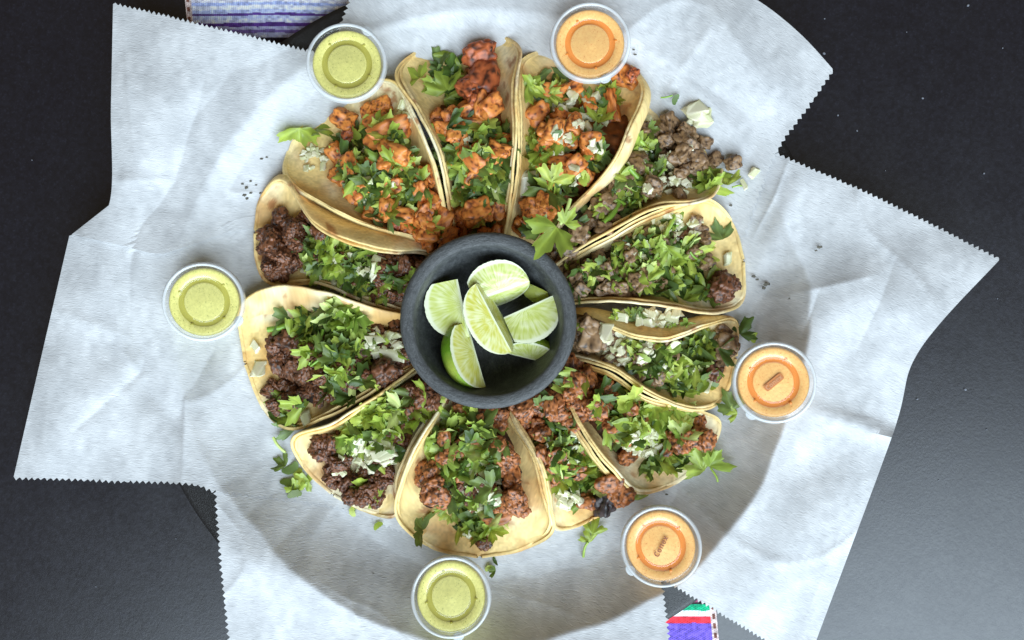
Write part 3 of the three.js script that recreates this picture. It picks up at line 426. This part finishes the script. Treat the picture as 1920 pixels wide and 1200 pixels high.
  const scatter = (list, extra = 0) => { for (const [k, cx2, cy2, rx, ry, a, n, s0, s1] of list) for (let i = 0; i < n; i++) { const r = Math.sqrt(rnd()), th = rr(0, 6.283), x = Math.cos(th) * r * rx, y = Math.sin(th) * r * ry, c = Math.cos(a * Math.PI / 180), s = Math.sin(a * Math.PI / 180); drop(k, cx2 + x * c - y * s, cy2 + x * s + y * c, rr(s0, s1), undefined, isMeat(k) ? rr(0.9, 1.3) : 1, extra); } };
  const big = { chicken: [17, 12, 16], asada: [30, 10, 12.5], pastor: [30, 10, 14], dark: [38, 8, 11.5] }[T.kind]; for (let i = 0; i < big[0]; i++) { const q = f(rr(0.12, 0.56), rr((T.la ?? 0) > 40 ? 0.4 : 0.2, (T.lb ?? 0) > 40 ? 0.62 : 0.8)); T.c.unshift([T.kind, q[0], q[1], 4, 4, 0, 1, big[1], big[2]]); }
  if (T.kind === 'chicken') for (const c of T.c) if (c[0] === 'chicken' && c[6] > 1) { c[6] = Math.ceil(c[6] * 0.6); c[7] += 3.5; c[8] += 4; }
  { const q0 = [(T.a[0][0] + T.b[0][0]) / 2, (T.a[0][1] + T.b[0][1]) / 2]; T.c.unshift([T.kind, lerp(q0[0], 916, 0.04), lerp(q0[1], 601, 0.04), 34, 34, 0, 9, 9, 13], ['leaf', lerp(q0[0], 916, -0.08), lerp(q0[1], 601, -0.08), 28, 28, 0, 4, 8, 12]); }
  scatter(T.c.filter((c) => isMeat(c[0])));
  for (const [k, x, y, s, yaw, st] of T.p.filter((c) => isMeat(c[0]))) {
    if (k === 'pastor' && s >= 17) for (let i = 0; i < 6; i++) drop(k, x + rr(-0.9, 0.9) * s, y + rr(-0.8, 0.8) * s, s * rr(0.5, 0.75)); else drop(k, x, y, s, yaw, st);
  }
  { const split = []; for (let r = 0; r < 3; r++) for (const c of T.c) if (!isMeat(c[0])) { const n = Math.floor(c[6] / 3) + (r < c[6] % 3 ? 1 : 0), on = c[0] === 'onion' || c[0] === 'slice'; split.push([c[0], c[1], c[2], c[3] * (on ? 1.05 : 1.2), c[4] * (on ? 1.05 : 1.2), c[5], on ? Math.ceil(n * (r === 2 ? 2.1 : 1.1)) : Math.ceil(n * 1.45), c[7], c[8]]); } const on = (c) => c[0] === 'onion' || c[0] === 'slice'; scatter(split); scatter(split.filter(on).slice(-4).map((c) => [...c.slice(0, 6), Math.max(3, Math.ceil(c[6] * 0.8)), c[7] - 0.5, c[8]]), 0.001); }
  for (const [k, x, y, s, yaw, st] of T.p.filter((c) => !isMeat(c[0]))) drop(k, x, y, s, yaw, st, 0.001);
  if (T.top) { for (const c of T.top) for (let i = 0; i < c[6]; i++) { const x = c[1] + rr(-1, 1) * c[3], y = c[2] + rr(-1, 1) * c[4]; piece(c[0], W(x, y, 0.036 + rr(0, 0.005)).sub(T.base), rr(c[7], c[8]) * 0.001, t, undefined, 0.7); } }
});

// ---------------------------------------------------------------- stone bowl
const BC = W(916, 601, 0.058);
{
  const P2 = (x, y) => new THREE.Vector2(x, y);
  const pr = [P2(0.00001, 0.0), P2(0.036, 0.0), P2(0.041, 0.003), P2(0.047, 0.012), P2(0.055, 0.026), P2(0.061, 0.04), P2(0.0645, 0.05), P2(0.0652, 0.0525), P2(0.065, 0.0545), P2(0.0635, 0.056), P2(0.061, 0.0565), P2(0.0575, 0.0562), P2(0.0557, 0.0553), P2(0.0549, 0.0538), P2(0.054, 0.051), P2(0.0515, 0.04), P2(0.0475, 0.028), P2(0.041, 0.017), P2(0.032, 0.0105), P2(0.02, 0.008), P2(0.00001, 0.0075)];
  const n = lattice(180, 180, 41), n2 = lattice(40, 40, 42);
  const map = tex(512, 512, (u, v) => { const s = 66 + (n(u, v) - 0.5) * 26 + (n2(u, v) - 0.5) * 22; return [s + 2, s + 4, s + 5]; }, true), bump = tex(512, 512, (u, v) => g1(255 * (0.7 * n(u, v) + 0.3 * n2(u, v)))); map.repeat.set(3, 1.2); bump.repeat.set(3, 1.2);
  const g = new THREE.LatheGeometry(new THREE.SplineCurve(pr).getPoints(110), 128);
  const o = part('stone_bowl', g, mat({ map, bumpMap: bump, bumpScale: 0.00028, roughness: 0.5, side: THREE.DoubleSide }), scene);
  o.position.set(BC.x, FLOOR + 0.003, BC.z);
  tag(o, 'dark grey stone bowl of lime wedges at the centre of the taco ring', 'bowl');
}

// ---------------------------------------------------------------- lime wedges
const rindMap = (() => { const n = lattice(90, 90, 51); return tex(256, 256, (u, v) => g1(n(u, v) * 255)); })(); rindMap.repeat.set(2, 2);
const fleshMat = mat({ ...vc, roughness: 0.3, clearcoat: 0.45, clearcoatRoughness: 0.25, transmission: 0.12, side: THREE.DoubleSide });
function limeWedge(label, px, py, h, axisDeg, side, tauDeg, phiDeg, len, rad, cut0, rindCol, fleshCol) {
  // local frame: X = the lime's axis, Y = from the core to the middle of the rind
  len *= 0.95; rad *= 0.93;
  const phi = phiDeg * Math.PI / 180, R = (x) => rad * Math.sqrt(Math.max(0, 1 - Math.pow(Math.abs(x) / len, 2.2))), x0 = cut0 * len, x1 = len * 0.999, NX = 90, NE = 44, NP = 22;
  const s = axisDeg * 0.37 + px * 0.01;
  const o = thing('lime_wedge', label, 'lime wedge', W(px, py, h), 'lime wedges in the stone bowl');
  { // rind
    const pos = [], uv = [], idx = [];
    for (let i = 0; i <= NX; i++) for (let j = 0; j <= NP; j++) { const x = lerp(x0, x1, i / NX), a = lerp(-phi / 2, phi / 2, j / NP), r = R(x) * (1 + 0.012 * noise.noise(x * 200, a * 3, s)); pos.push(x, Math.cos(a) * r, Math.sin(a) * r); uv.push(x / 0.04, a * rad / 0.04); }
    for (let i = 0; i < NX; i++) for (let j = 0; j < NP; j++) { const a = i * (NP + 1) + j; idx.push(a, a + 1, a + NP + 1, a + 1, a + NP + 2, a + NP + 1); }
    const g = new THREE.BufferGeometry(); g.setAttribute('position', new THREE.Float32BufferAttribute(pos, 3)); g.setAttribute('uv', new THREE.Float32BufferAttribute(uv, 2)); g.setIndex(idx); g.computeVertexNormals();
    bake(g, (x, y, z) => mixc(rindCol, srgb(190, 200, 80), 0.25 + 0.9 * noise.noise(x * 60, y * 60, z * 60 + s) + sst(Math.abs(x) / len, 0.8, 1) * 0.4));
    part('lime_rind', g, mat({ ...vc, roughness: 0.32, bumpMap: rindMap, bumpScale: 0.0004, side: THREE.DoubleSide, clearcoat: 0.2 }), o);
  }
  const pith = srgb(236, 240, 208), fc = (e, x, a) => {
    const r = R(x) * e, th = Math.atan2(r, x), ro = Math.hypot(r, x) / rad, sac = noise.noise(th * 13 + s, ro * 2.6, a * 9) + 0.6 * noise.noise(th * 27, ro * 5 + s, a * 5);
    let c = mixc(fleshCol, srgb(238, 242, 196), 0.3 + 0.62 * sac + 0.5 * noise.noise(x * 90 + s, e * 4, a)); c = mixc(c, srgb(150, 164, 50), clamp(-sac * 0.7 - 0.1, 0, 0.55));
    c = mixc(c, pith, sst(e, 0.84, 0.92)); c = mixc(c, pith, 1 - sst(e, 0.03, 0.11)); return c;
  };
  for (const sd of [-1, 1]) { // the two cut faces, sagging a little between core and pith
    const pos = [], idx = [], col = [], a = sd * phi / 2;
    for (let i = 0; i <= NX; i++) for (let j = 0; j <= NE; j++) { const x = lerp(x0, x1, i / NX), e = j / NE, r = R(x) * e, k = -0.0013 * Math.sin(Math.PI * Math.min(1, e / 0.88)) * (1 + 0.4 * noise.noise(x * 160, e * 7, s + sd)) + 0.0005 * sst(e, 0.95, 0.8) * noise.noise(Math.atan2(r, x) * 13 + s, Math.hypot(r, x) / rad * 2.6, sd * 9); pos.push(x, Math.cos(a) * r - sd * Math.sin(a) * k * -1, Math.sin(a) * r + sd * Math.cos(a) * k); const c = fc(e, x, sd); col.push(c.r, c.g, c.b); }
    for (let i = 0; i < NX; i++) for (let j = 0; j < NE; j++) { const q = i * (NE + 1) + j; idx.push(q, q + 1, q + NE + 1, q + 1, q + NE + 2, q + NE + 1); }
    const g = new THREE.BufferGeometry(); g.setAttribute('position', new THREE.Float32BufferAttribute(pos, 3)); g.setAttribute('color', new THREE.Float32BufferAttribute(col, 3)); g.setIndex(idx); g.computeVertexNormals(); part('lime_flesh', g, fleshMat, o);
  }
  if (cut0 > -0.95) { // cross-cut end
    const pos = [], idx = [], col = [], r = R(x0);
    for (let i = 0; i <= NP; i++) for (let j = 0; j <= NE; j++) { const a = lerp(-phi / 2, phi / 2, i / NP), e = j / NE; pos.push(x0, Math.cos(a) * r * e, Math.sin(a) * r * e); const mem = Math.exp(-Math.pow(a * 5, 2)); const c = mixc(fc(e, a * 0.02, 0), pith, mem * 0.7); col.push(c.r, c.g, c.b); }
    for (let i = 0; i < NP; i++) for (let j = 0; j < NE; j++) { const q = i * (NE + 1) + j; idx.push(q, q + NE + 1, q + 1, q + 1, q + NE + 1, q + NE + 2); }
    const g = new THREE.BufferGeometry(); g.setAttribute('position', new THREE.Float32BufferAttribute(pos, 3)); g.setAttribute('color', new THREE.Float32BufferAttribute(col, 3)); g.setIndex(idx); g.computeVertexNormals(); part('lime_flesh', g, fleshMat, o);
  }
  const al = axisDeg * Math.PI / 180, ta = tauDeg * Math.PI / 180, X = V(Math.cos(al), 0, Math.sin(al)), P = V(-Math.sin(al), 0, Math.cos(al)).multiplyScalar(side), Y = P.clone().multiplyScalar(Math.cos(ta)).addScaledVector(V(0, 1, 0), Math.sin(ta)).normalize(), Z = X.clone().cross(Y);
  o.quaternion.setFromRotationMatrix(new THREE.Matrix4().makeBasis(X, Y, Z));
  return o;
}
const GR = srgb(112, 160, 30), YG = srgb(160, 172, 48), FL = srgb(200, 210, 110), FY = srgb(208, 204, 88);
limeWedge('lime wedge with pale cut face up, leftmost in the bowl', 868, 570, 0.05, 78, 1, -32, 74, 0.027, 0.031, -0.75, GR, FL);
limeWedge('lime wedge at the top of the bowl with yellow-green rind along its upper side', 935, 548, 0.053, -20, -1, -50, 124, 0.026, 0.026, -0.8, YG, FL);
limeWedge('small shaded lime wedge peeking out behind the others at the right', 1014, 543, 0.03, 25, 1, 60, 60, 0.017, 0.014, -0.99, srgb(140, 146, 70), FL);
limeWedge('lime wedge showing a bright green rind strip, lowest at the right', 996, 674, 0.036, 14, -1, 5, 80, 0.022, 0.02, -0.9, GR, FL);
limeWedge('lime wedge with rounded cut face up, at the right side of the bowl', 985, 577, 0.05, -24, 1, -28, 70, 0.027, 0.029, -0.7, GR, FL);
limeWedge('lime wedge with a big green rind side, lowest of the pile', 892, 660, 0.046, 74, 1, 6, 88, 0.029, 0.028, -0.85, GR, FY);
limeWedge('yellowish lime wedge lying on top at the middle of the pile', 926, 596, 0.064, 62, 1, -64, 84, 0.030, 0.024, -0.995, YG, FY);

// ---------------------------------------------------------------- sauce cups
const clearMat = mat({ color: 0xffffff, roughness: 0.06, transmission: 1, ior: 1.46, side: THREE.DoubleSide });
const lidMat = mat({ color: 0xffffff, roughness: 0.08, transmission: 0.97, ior: 1.46, side: THREE.DoubleSide });
const rimMat = mat({ color: srgb(235, 238, 240), roughness: 0.2, transmission: 0.5, ior: 1.5, side: THREE.DoubleSide });
const frostMat = mat({ color: srgb(246, 246, 240), roughness: 0.3, transmission: 0.94, side: THREE.DoubleSide });
const P2 = (x, y) => new THREE.Vector2(x, y);
const lathe = (pts, seg = 72) => new THREE.LatheGeometry(pts.map((p) => P2(...p)), seg);
const cupG = lathe([[0.00001, 0.0006], [0.0215, 0.0006], [0.0228, 0.0016], [0.0285, 0.0275], [0.0296, 0.0285], [0.0312, 0.0287]]);
const lidG = lathe([[0.0152, 0.0292], [0.0158, 0.0275], [0.0196, 0.0275], [0.0202, 0.0298], [0.0275, 0.0298], [0.028, 0.0285], [0.0287, 0.0285], [0.0292, 0.0318]]);
const lidDiscG = lathe([[0.00001, 0.0293], [0.0148, 0.0293], [0.0152, 0.0292]]);
const lidRimG = lathe([[0.0292, 0.0318], [0.0297, 0.0327], [0.0308, 0.0329], [0.0318, 0.0322], [0.0322, 0.0306], [0.0321, 0.0283], [0.0325, 0.0277]]);
const sauceG = lathe([[0.00001, 0.0014], [0.0212, 0.0014], [0.0222, 0.0024], [0.0276, 0.0268], [0.0268, 0.0284], [0.0255, 0.0288], [0.0207, 0.0288], [0.0198, 0.0266], [0.0157, 0.0266], [0.0148, 0.0283], [0.00001, 0.0284]]);
const ringG = lathe([[0.0156, 0.02675], [0.0165, 0.0270], [0.019, 0.0270], [0.0199, 0.02675]]);
{ const p = ringG.attributes.position; for (let i = 0; i < p.count; i++) { const x = p.getX(i), z = p.getZ(i), r = Math.hypot(x, z), a = Math.atan2(z, x), k = 1 + (r > 0.0178 ? 0.045 : -0.02) * noise.noise(Math.cos(a) * 2.2, Math.sin(a) * 2.2, r > 0.0178 ? 1 : 5) + (r > 0.0178 ? 0.02 : 0); p.setXYZ(i, x * k, p.getY(i) + 0.0004, z * k); } ringG.computeVertexNormals(); }
const nubG = new THREE.SphereGeometry(0.0013, 10, 8);
const tabG = (() => { const s = new THREE.Shape(); s.absellipse(0, 0, 0.0034, 0.0052, 0, Math.PI * 2); return new THREE.ExtrudeGeometry(s, { depth: 0.0007, bevelEnabled: true, bevelSize: 0.0004, bevelThickness: 0.0003, bevelSegments: 2, curveSegments: 16 }); })();
const sauceSpots = lattice(60, 60, 61);
function sauceTex(c, d) { const m = lattice(22, 22, 62); const t = tex(256, 256, (u, v) => { const k = sst(sauceSpots(u, v), 0.82, 0.93) * 0.8 + 0.12 * (m(u, v) - 0.5) * 2 + 0.06; return [lerp(c[0], d[0], k), lerp(c[1], d[1], k), lerp(c[2], d[2], k)]; }, true); t.repeat.set(2, 2); return t; }
const SAUCE = {
  green: { m: mat({ map: sauceTex([230, 222, 130], [140, 140, 54]), roughness: 0.35 }), r: mat({ color: srgb(176, 168, 66), roughness: 0.25 }) },
  orange: { m: mat({ map: sauceTex([255, 200, 120], [214, 120, 44]), roughness: 0.35 }), r: mat({ color: srgb(236, 142, 52), roughness: 0.25 }) },
};
const textG = {};
function sauceCup(kind, px, py, hBase, tiltX, tiltZ, yaw, label, word) {
  // px, py: centre of the lid as photographed; the cup leans in from the tray wall that its foot touches
  const q = new THREE.Quaternion().setFromEuler(new THREE.Euler(tiltX, 0, tiltZ)).multiply(new THREE.Quaternion().setFromAxisAngle(V(0, 1, 0), yaw)), up = V(0, 1, 0).applyQuaternion(q);
  for (let i = 0, ok = false; i < 80 && !ok; i++) {
    ok = true; const c0 = W(px, py, hBase + 0.0302 * up.y).addScaledVector(up, -0.0302);
    for (const [r, y] of [[0.0228, 0], [0.026, 0.015], [0.0325, 0.0277]]) for (let a = 0; a < 6.28; a += 0.3) { const p = V(Math.cos(a) * r, y, Math.sin(a) * r).multiplyScalar(0.93).applyQuaternion(q).add(c0); if (p.y < paperH(p.x, p.z) + 0.0028) ok = false; }
    if (!ok) hBase += 0.0007;
  }
  const o = thing('sauce_cup', label, 'sauce cup', W(px, py, hBase + 0.0302 * up.y).addScaledVector(up, -0.0302), kind + ' sauce cups with clear lids');
  o.quaternion.copy(q);
  const S = SAUCE[kind];
  part('cup', cupG, clearMat, o); const s = part('sauce', sauceG, S.m, o);
  const su = sauceG.attributes.uv, sp = sauceG.attributes.position; if (!sauceG.userData.done) { for (let i = 0; i < sp.count; i++) su.setXY(i, sp.getX(i) / 0.06 + 0.5, sp.getZ(i) / 0.06 + 0.5); sauceG.userData.done = 1; }
  part('sauce_ring', ringG, S.r, s);
  for (const a of [0.3, 1.75, 3.1, 4.6]) { const n = part('sauce_spot', nubG, S.r, s); n.position.set(Math.cos(a) * 0.0206, 0.0286, Math.sin(a) * 0.0206); n.scale.set(1, 0.45, 1); }
  const lid = part('lid', lidG, lidMat, o); part('lid_disc', lidDiscG, word ? lidMat : frostMat, lid); part('lid_rim', lidRimG, rimMat, lid);
  const tab = part('lid_tab', tabG, rimMat, lid); tab.rotation.x = Math.PI / 2; tab.position.set(0.0, 0.029, 0.0312); tab.scale.set(1.2, 0.62, 1);
  o.scale.setScalar(0.93); return [o, lid];
}
const cups = [
  sauceCup('green', 649, 116, 0.021, -0.05, -0.05, 2.6, 'green sauce cup at the upper left, resting on a taco end'),
  sauceCup('orange', 1107, 78, 0.021, -0.02, 0.03, 0.4, 'orange sauce cup at the top, resting on a taco end'),
  sauceCup('green', 381, 566, 0.0125, 0, -0.17, 1.05, 'green sauce cup farthest left, alone on white paper'),
  sauceCup('orange', 1452, 717, 0.0125, -0.03, 0.14, -0.6, 'orange sauce cup farthest right, with a mark on its lid', 1),
  sauceCup('orange', 1240, 1025, 0.0125, -0.1, 0.08, -0.9, 'orange sauce cup at the bottom right, tilted, with lettering on its lid', 2),
  sauceCup('green', 845, 1120, 0.0125, -0.14, 0.01, 0.2, 'green sauce cup at the bottom, below the lowest taco'),
];
{ // the moulded mark on two lids
  const { FontLoader } = await import('three/addons/loaders/FontLoader.js'), { TextGeometry } = await import('three/addons/geometries/TextGeometry.js');
  const font = await new FontLoader().loadAsync('fonts/droid/droid_sans_bold.typeface.json');
  const tg = new TextGeometry('Conex', { font, size: 0.0044, depth: 0.0003, curveSegments: 4 }); tg.center(); tg.rotateX(-Math.PI / 2);
  const markMat = mat({ color: srgb(150, 92, 66), roughness: 0.4 }), plateMat = mat({ color: srgb(200, 128, 76), roughness: 0.35 });
  const bs = new THREE.Shape(); { const w = 0.0088, h = 0.0028, r = 0.0022; bs.moveTo(-w + r, -h); bs.lineTo(w - r, -h); bs.quadraticCurveTo(w, -h, w, -h + r); bs.lineTo(w, h - r); bs.quadraticCurveTo(w, h, w - r, h); bs.lineTo(-w + r, h); bs.quadraticCurveTo(-w, h, -w, h - r); bs.lineTo(-w, -h + r); bs.quadraticCurveTo(-w, -h, -w + r, -h); }
  const bg = new THREE.ExtrudeGeometry(bs, { depth: 0.0003, bevelEnabled: false }); bg.rotateX(-Math.PI / 2);
  for (const [i, ang] of [[3, 40], [4, 62]]) {
    const [o, lid] = cups[i], flat = o.rotation.clone(), yaw = i === 3 ? -0.6 : -0.9;
    if (i === 3) { const b = part('lid_mark', bg, plateMat, lid); b.position.y = 0.0294; b.rotation.y = ang * Math.PI / 180 - yaw; }
    const t = part('lid_lettering', tg, i === 3 ? mat({ color: srgb(206, 150, 110), roughness: 0.4 }) : markMat, lid); t.position.y = 0.0299; t.rotation.y = ang * Math.PI / 180 - yaw; t.scale.setScalar(i === 3 ? 0.85 : 1);
  }
}

// ---------------------------------------------------------------- scraps on the papers and table
function scrap(name, label, category, px, py, list, group) {
  const h = paperTop(px, py), b = W(px, py, h), o = thing(name, label, category, b, group);
  for (const [k, x, y, mm, yaw, lift] of list) { const hh = paperTop(x, y); piece(k, W(x, y, hh + (lift ?? 0) * 0.001 + mm * 0.0001).sub(b), mm * 0.001, o, yaw, 0.35); }
}
scrap('cilantro_sprig', 'chopped green cilantro scraps on paper at lower left beside a taco', 'cilantro', 550, 885, [['stem', 522, 835, 16, -1.1, 2], ['leaf', 530, 870, 13, 1, 1], ['shred', 545, 880, 16, 0.5, 2], ['shred', 560, 895, 15, 1.8, 2], ['pale', 572, 905, 14, 2, 1], ['leaf', 555, 915, 13, 0.2, 1], ['shred', 540, 905, 14, 2.6, 2], ['shred', 580, 895, 12, 1.1, 1], ['shred', 552, 925, 12, 0.1, 1]]);
scrap('cilantro_sprig', 'pale cilantro leaf lying on paper at lower right beyond a taco end', 'cilantro', 1320, 875, [['pale', 1312, 870, 26, 0.6, 3], ['pale', 1335, 865, 20, -0.5, 2], ['leaf', 1300, 885, 14, 1, 1], ['stem', 1340, 890, 12, -1.1, 1]]);
scrap('cilantro_sprig', 'thin green cilantro leaf with stem on paper near the tilted sauce cup', 'cilantro', 1105, 1005, [['leaf', 1113, 992, 17, -0.3, 1], ['leaf', 1104, 1010, 13, 0.3, 1], ['stem', 1097, 1030, 14, 1.2, 1]]);
scrap('cilantro_sprig', 'dark cilantro leaf tucked beside the rightmost orange sauce cup', 'cilantro', 1370, 760, [['bigleaf', 1368, 757, 20, 0.4, 2], ['leaf', 1376, 775, 12, 1.4, 1]]);
scrap('cilantro_sprig', 'dark cilantro leaf on paper above the rightmost orange sauce cup', 'cilantro', 1395, 622, [['bigleaf', 1393, 618, 18, -0.6, 2], ['shred', 1413, 632, 10, 1.2, 1]]);
scrap('cilantro_sprig', 'tiny dark cilantro scrap on paper just right of the lowest taco tip', 'cilantro', 922, 1062, [['shred', 918, 1065, 9, 0.4, 1], ['leaf', 925, 1070, 8, 1.4, 1], ['shred', 928, 1052, 8, 2, 1]]);
scrap('cilantro_scrap', 'small green cilantro bit right of the spilled beef cubes', 'cilantro', 1382, 349, [['stem', 1382, 349, 9, 0.1, 1]]);
scrap('cilantro_scrap', 'small green cilantro bit above the beef taco at upper right', 'cilantro', 1255, 183, [['stem', 1250, 182, 9, 0.1, 2], ['shred', 1266, 186, 9, 1.2, 2]]);
scrap('cilantro_scrap', 'short green cilantro bit left of the lowest taco', 'cilantro', 708, 985, [['shred', 708, 985, 9, 0.7, 1]]);
scrap('cilantro_scrap', 'short green cilantro bit under the dark lower left taco', 'cilantro', 662, 960, [['shred', 660, 960, 9, 1.8, 1], ['shred', 664, 953, 8, 0.8, 1]]);
scrap('onion_piece', 'pale translucent onion layer on paper above the spilled beef cubes', 'onion', 1312, 215, [['onion', 1305, 205, 17, 0.4, 1], ['onion', 1318, 222, 15, 1.6, 1], ['slice', 1300, 222, 12, 1, 1]]);
scrap('onion_piece', 'small onion bit on paper right of the spilled beef cubes', 'onion', 1412, 330, [['onion', 1412, 325, 9, 1, 0], ['slice', 1395, 345, 9, 2, 0]]);
{ // leaf hanging over the bowl rim
  const b = W(1034, 438, 0.069), o = thing('cilantro_sprig', 'bright green leaf hanging over the upper right rim of the stone bowl', 'cilantro', b);
  const g = GEO.bigleaf[1]; for (const [x, y, h, mm, yaw, k] of [[1032, 442, 0.0695, 30, 2.5, 3], [1005, 428, 0.067, 18, 0.8, 2], [1065, 412, 0.066, 15, -0.6, 4]]) { const l = part('cilantro_leaf', g, leafMats[k], o); l.position.copy(W(x, y, h).sub(b)); l.rotation.set(0.15, yaw, -0.1, 'YXZ'); l.scale.set(mm * 0.0009, mm * 0.0006, mm * 0.00105); }
  const st = part('cilantro_stem', GEO.stem[0], stemMats[1], o); st.position.copy(W(1062, 398, 0.064).sub(b)); st.rotation.y = 1.1; st.scale.setScalar(0.02);
}
{ // char flecks fallen on the paper, dust on the table
  const spots = [[455, 345, 3], [462, 352, 4], [470, 340, 3], [480, 347, 2.4], [458, 366, 4], [470, 362, 3], [463, 372, 3], [488, 362, 2.6], [490, 298, 3], [500, 295, 2.6], [1413, 518, 4], [1420, 524, 3.4], [1437, 533, 6], [1432, 540, 4], [1536, 463, 5], [1530, 470, 3], [1188, 93, 3], [1190, 102, 3], [1250, 927, 3], [1370, 385, 3.4], [1480, 560, 2], [700, 1075, 2]];
  const base = new THREE.IcosahedronGeometry(1, 1), list = spots.map(([x, y, r]) => { const h = paperTop(x, y), p = W(x, y, h), g = base.clone(); g.rotateY(rr(0, 6)); { const p = g.attributes.position; for (let i = 0; i < p.count; i++) { const k = 1 + 0.8 * noise.noise(p.getX(i) * 1.6 + x, p.getY(i), p.getZ(i) * 1.6 + y); p.setXYZ(i, p.getX(i) * k, p.getY(i), p.getZ(i) * k); } } g.scale(r * 0.0004, 0.00022, r * rr(0.00018, 0.0003)); g.translate(p.x, p.y, p.z); return g; });
  tag(part('char_flecks', mergeGeometries(list), mat({ color: srgb(96, 92, 82), roughness: 0.8 }), scene), 'scattered tiny dark char flecks fallen on the white papers', 'crumbs', null, 'stuff');
  const d2 = [[1545, 100, 2.4], [1571, 216, 2], [1730, 184, 2], [1815, 10, 2.4], [1546, 35, 1.6], [1607, 245, 1.6], [1845, 325, 1.8], [1810, 730, 2.6], [1720, 748, 1.8], [1850, 805, 1.5], [1700, 60, 1.2], [1660, 320, 1.3], [1880, 90, 1.4], [60, 300, 1.1], [110, 560, 1], [330, 1010, 1.3], [180, 1100, 1.2], [1870, 560, 1.3], [1760, 900, 1.3]];
  const l2 = d2.map(([x, y, r]) => { const p = W(x, y, 0.0004), g = base.clone(); g.scale(r * 0.00042, r * 0.0003, r * rr(0.0003, 0.0006)); g.rotateY(rr(0, 3)); g.translate(p.x, p.y, p.z); return g; });
  tag(part('dust_specks', mergeGeometries(l2), mat({ color: srgb(110, 112, 120), roughness: 0.9 }), scene), 'pale dust specks scattered on the black table', 'dust', null, 'stuff');
}

renderer.render(scene, camera);
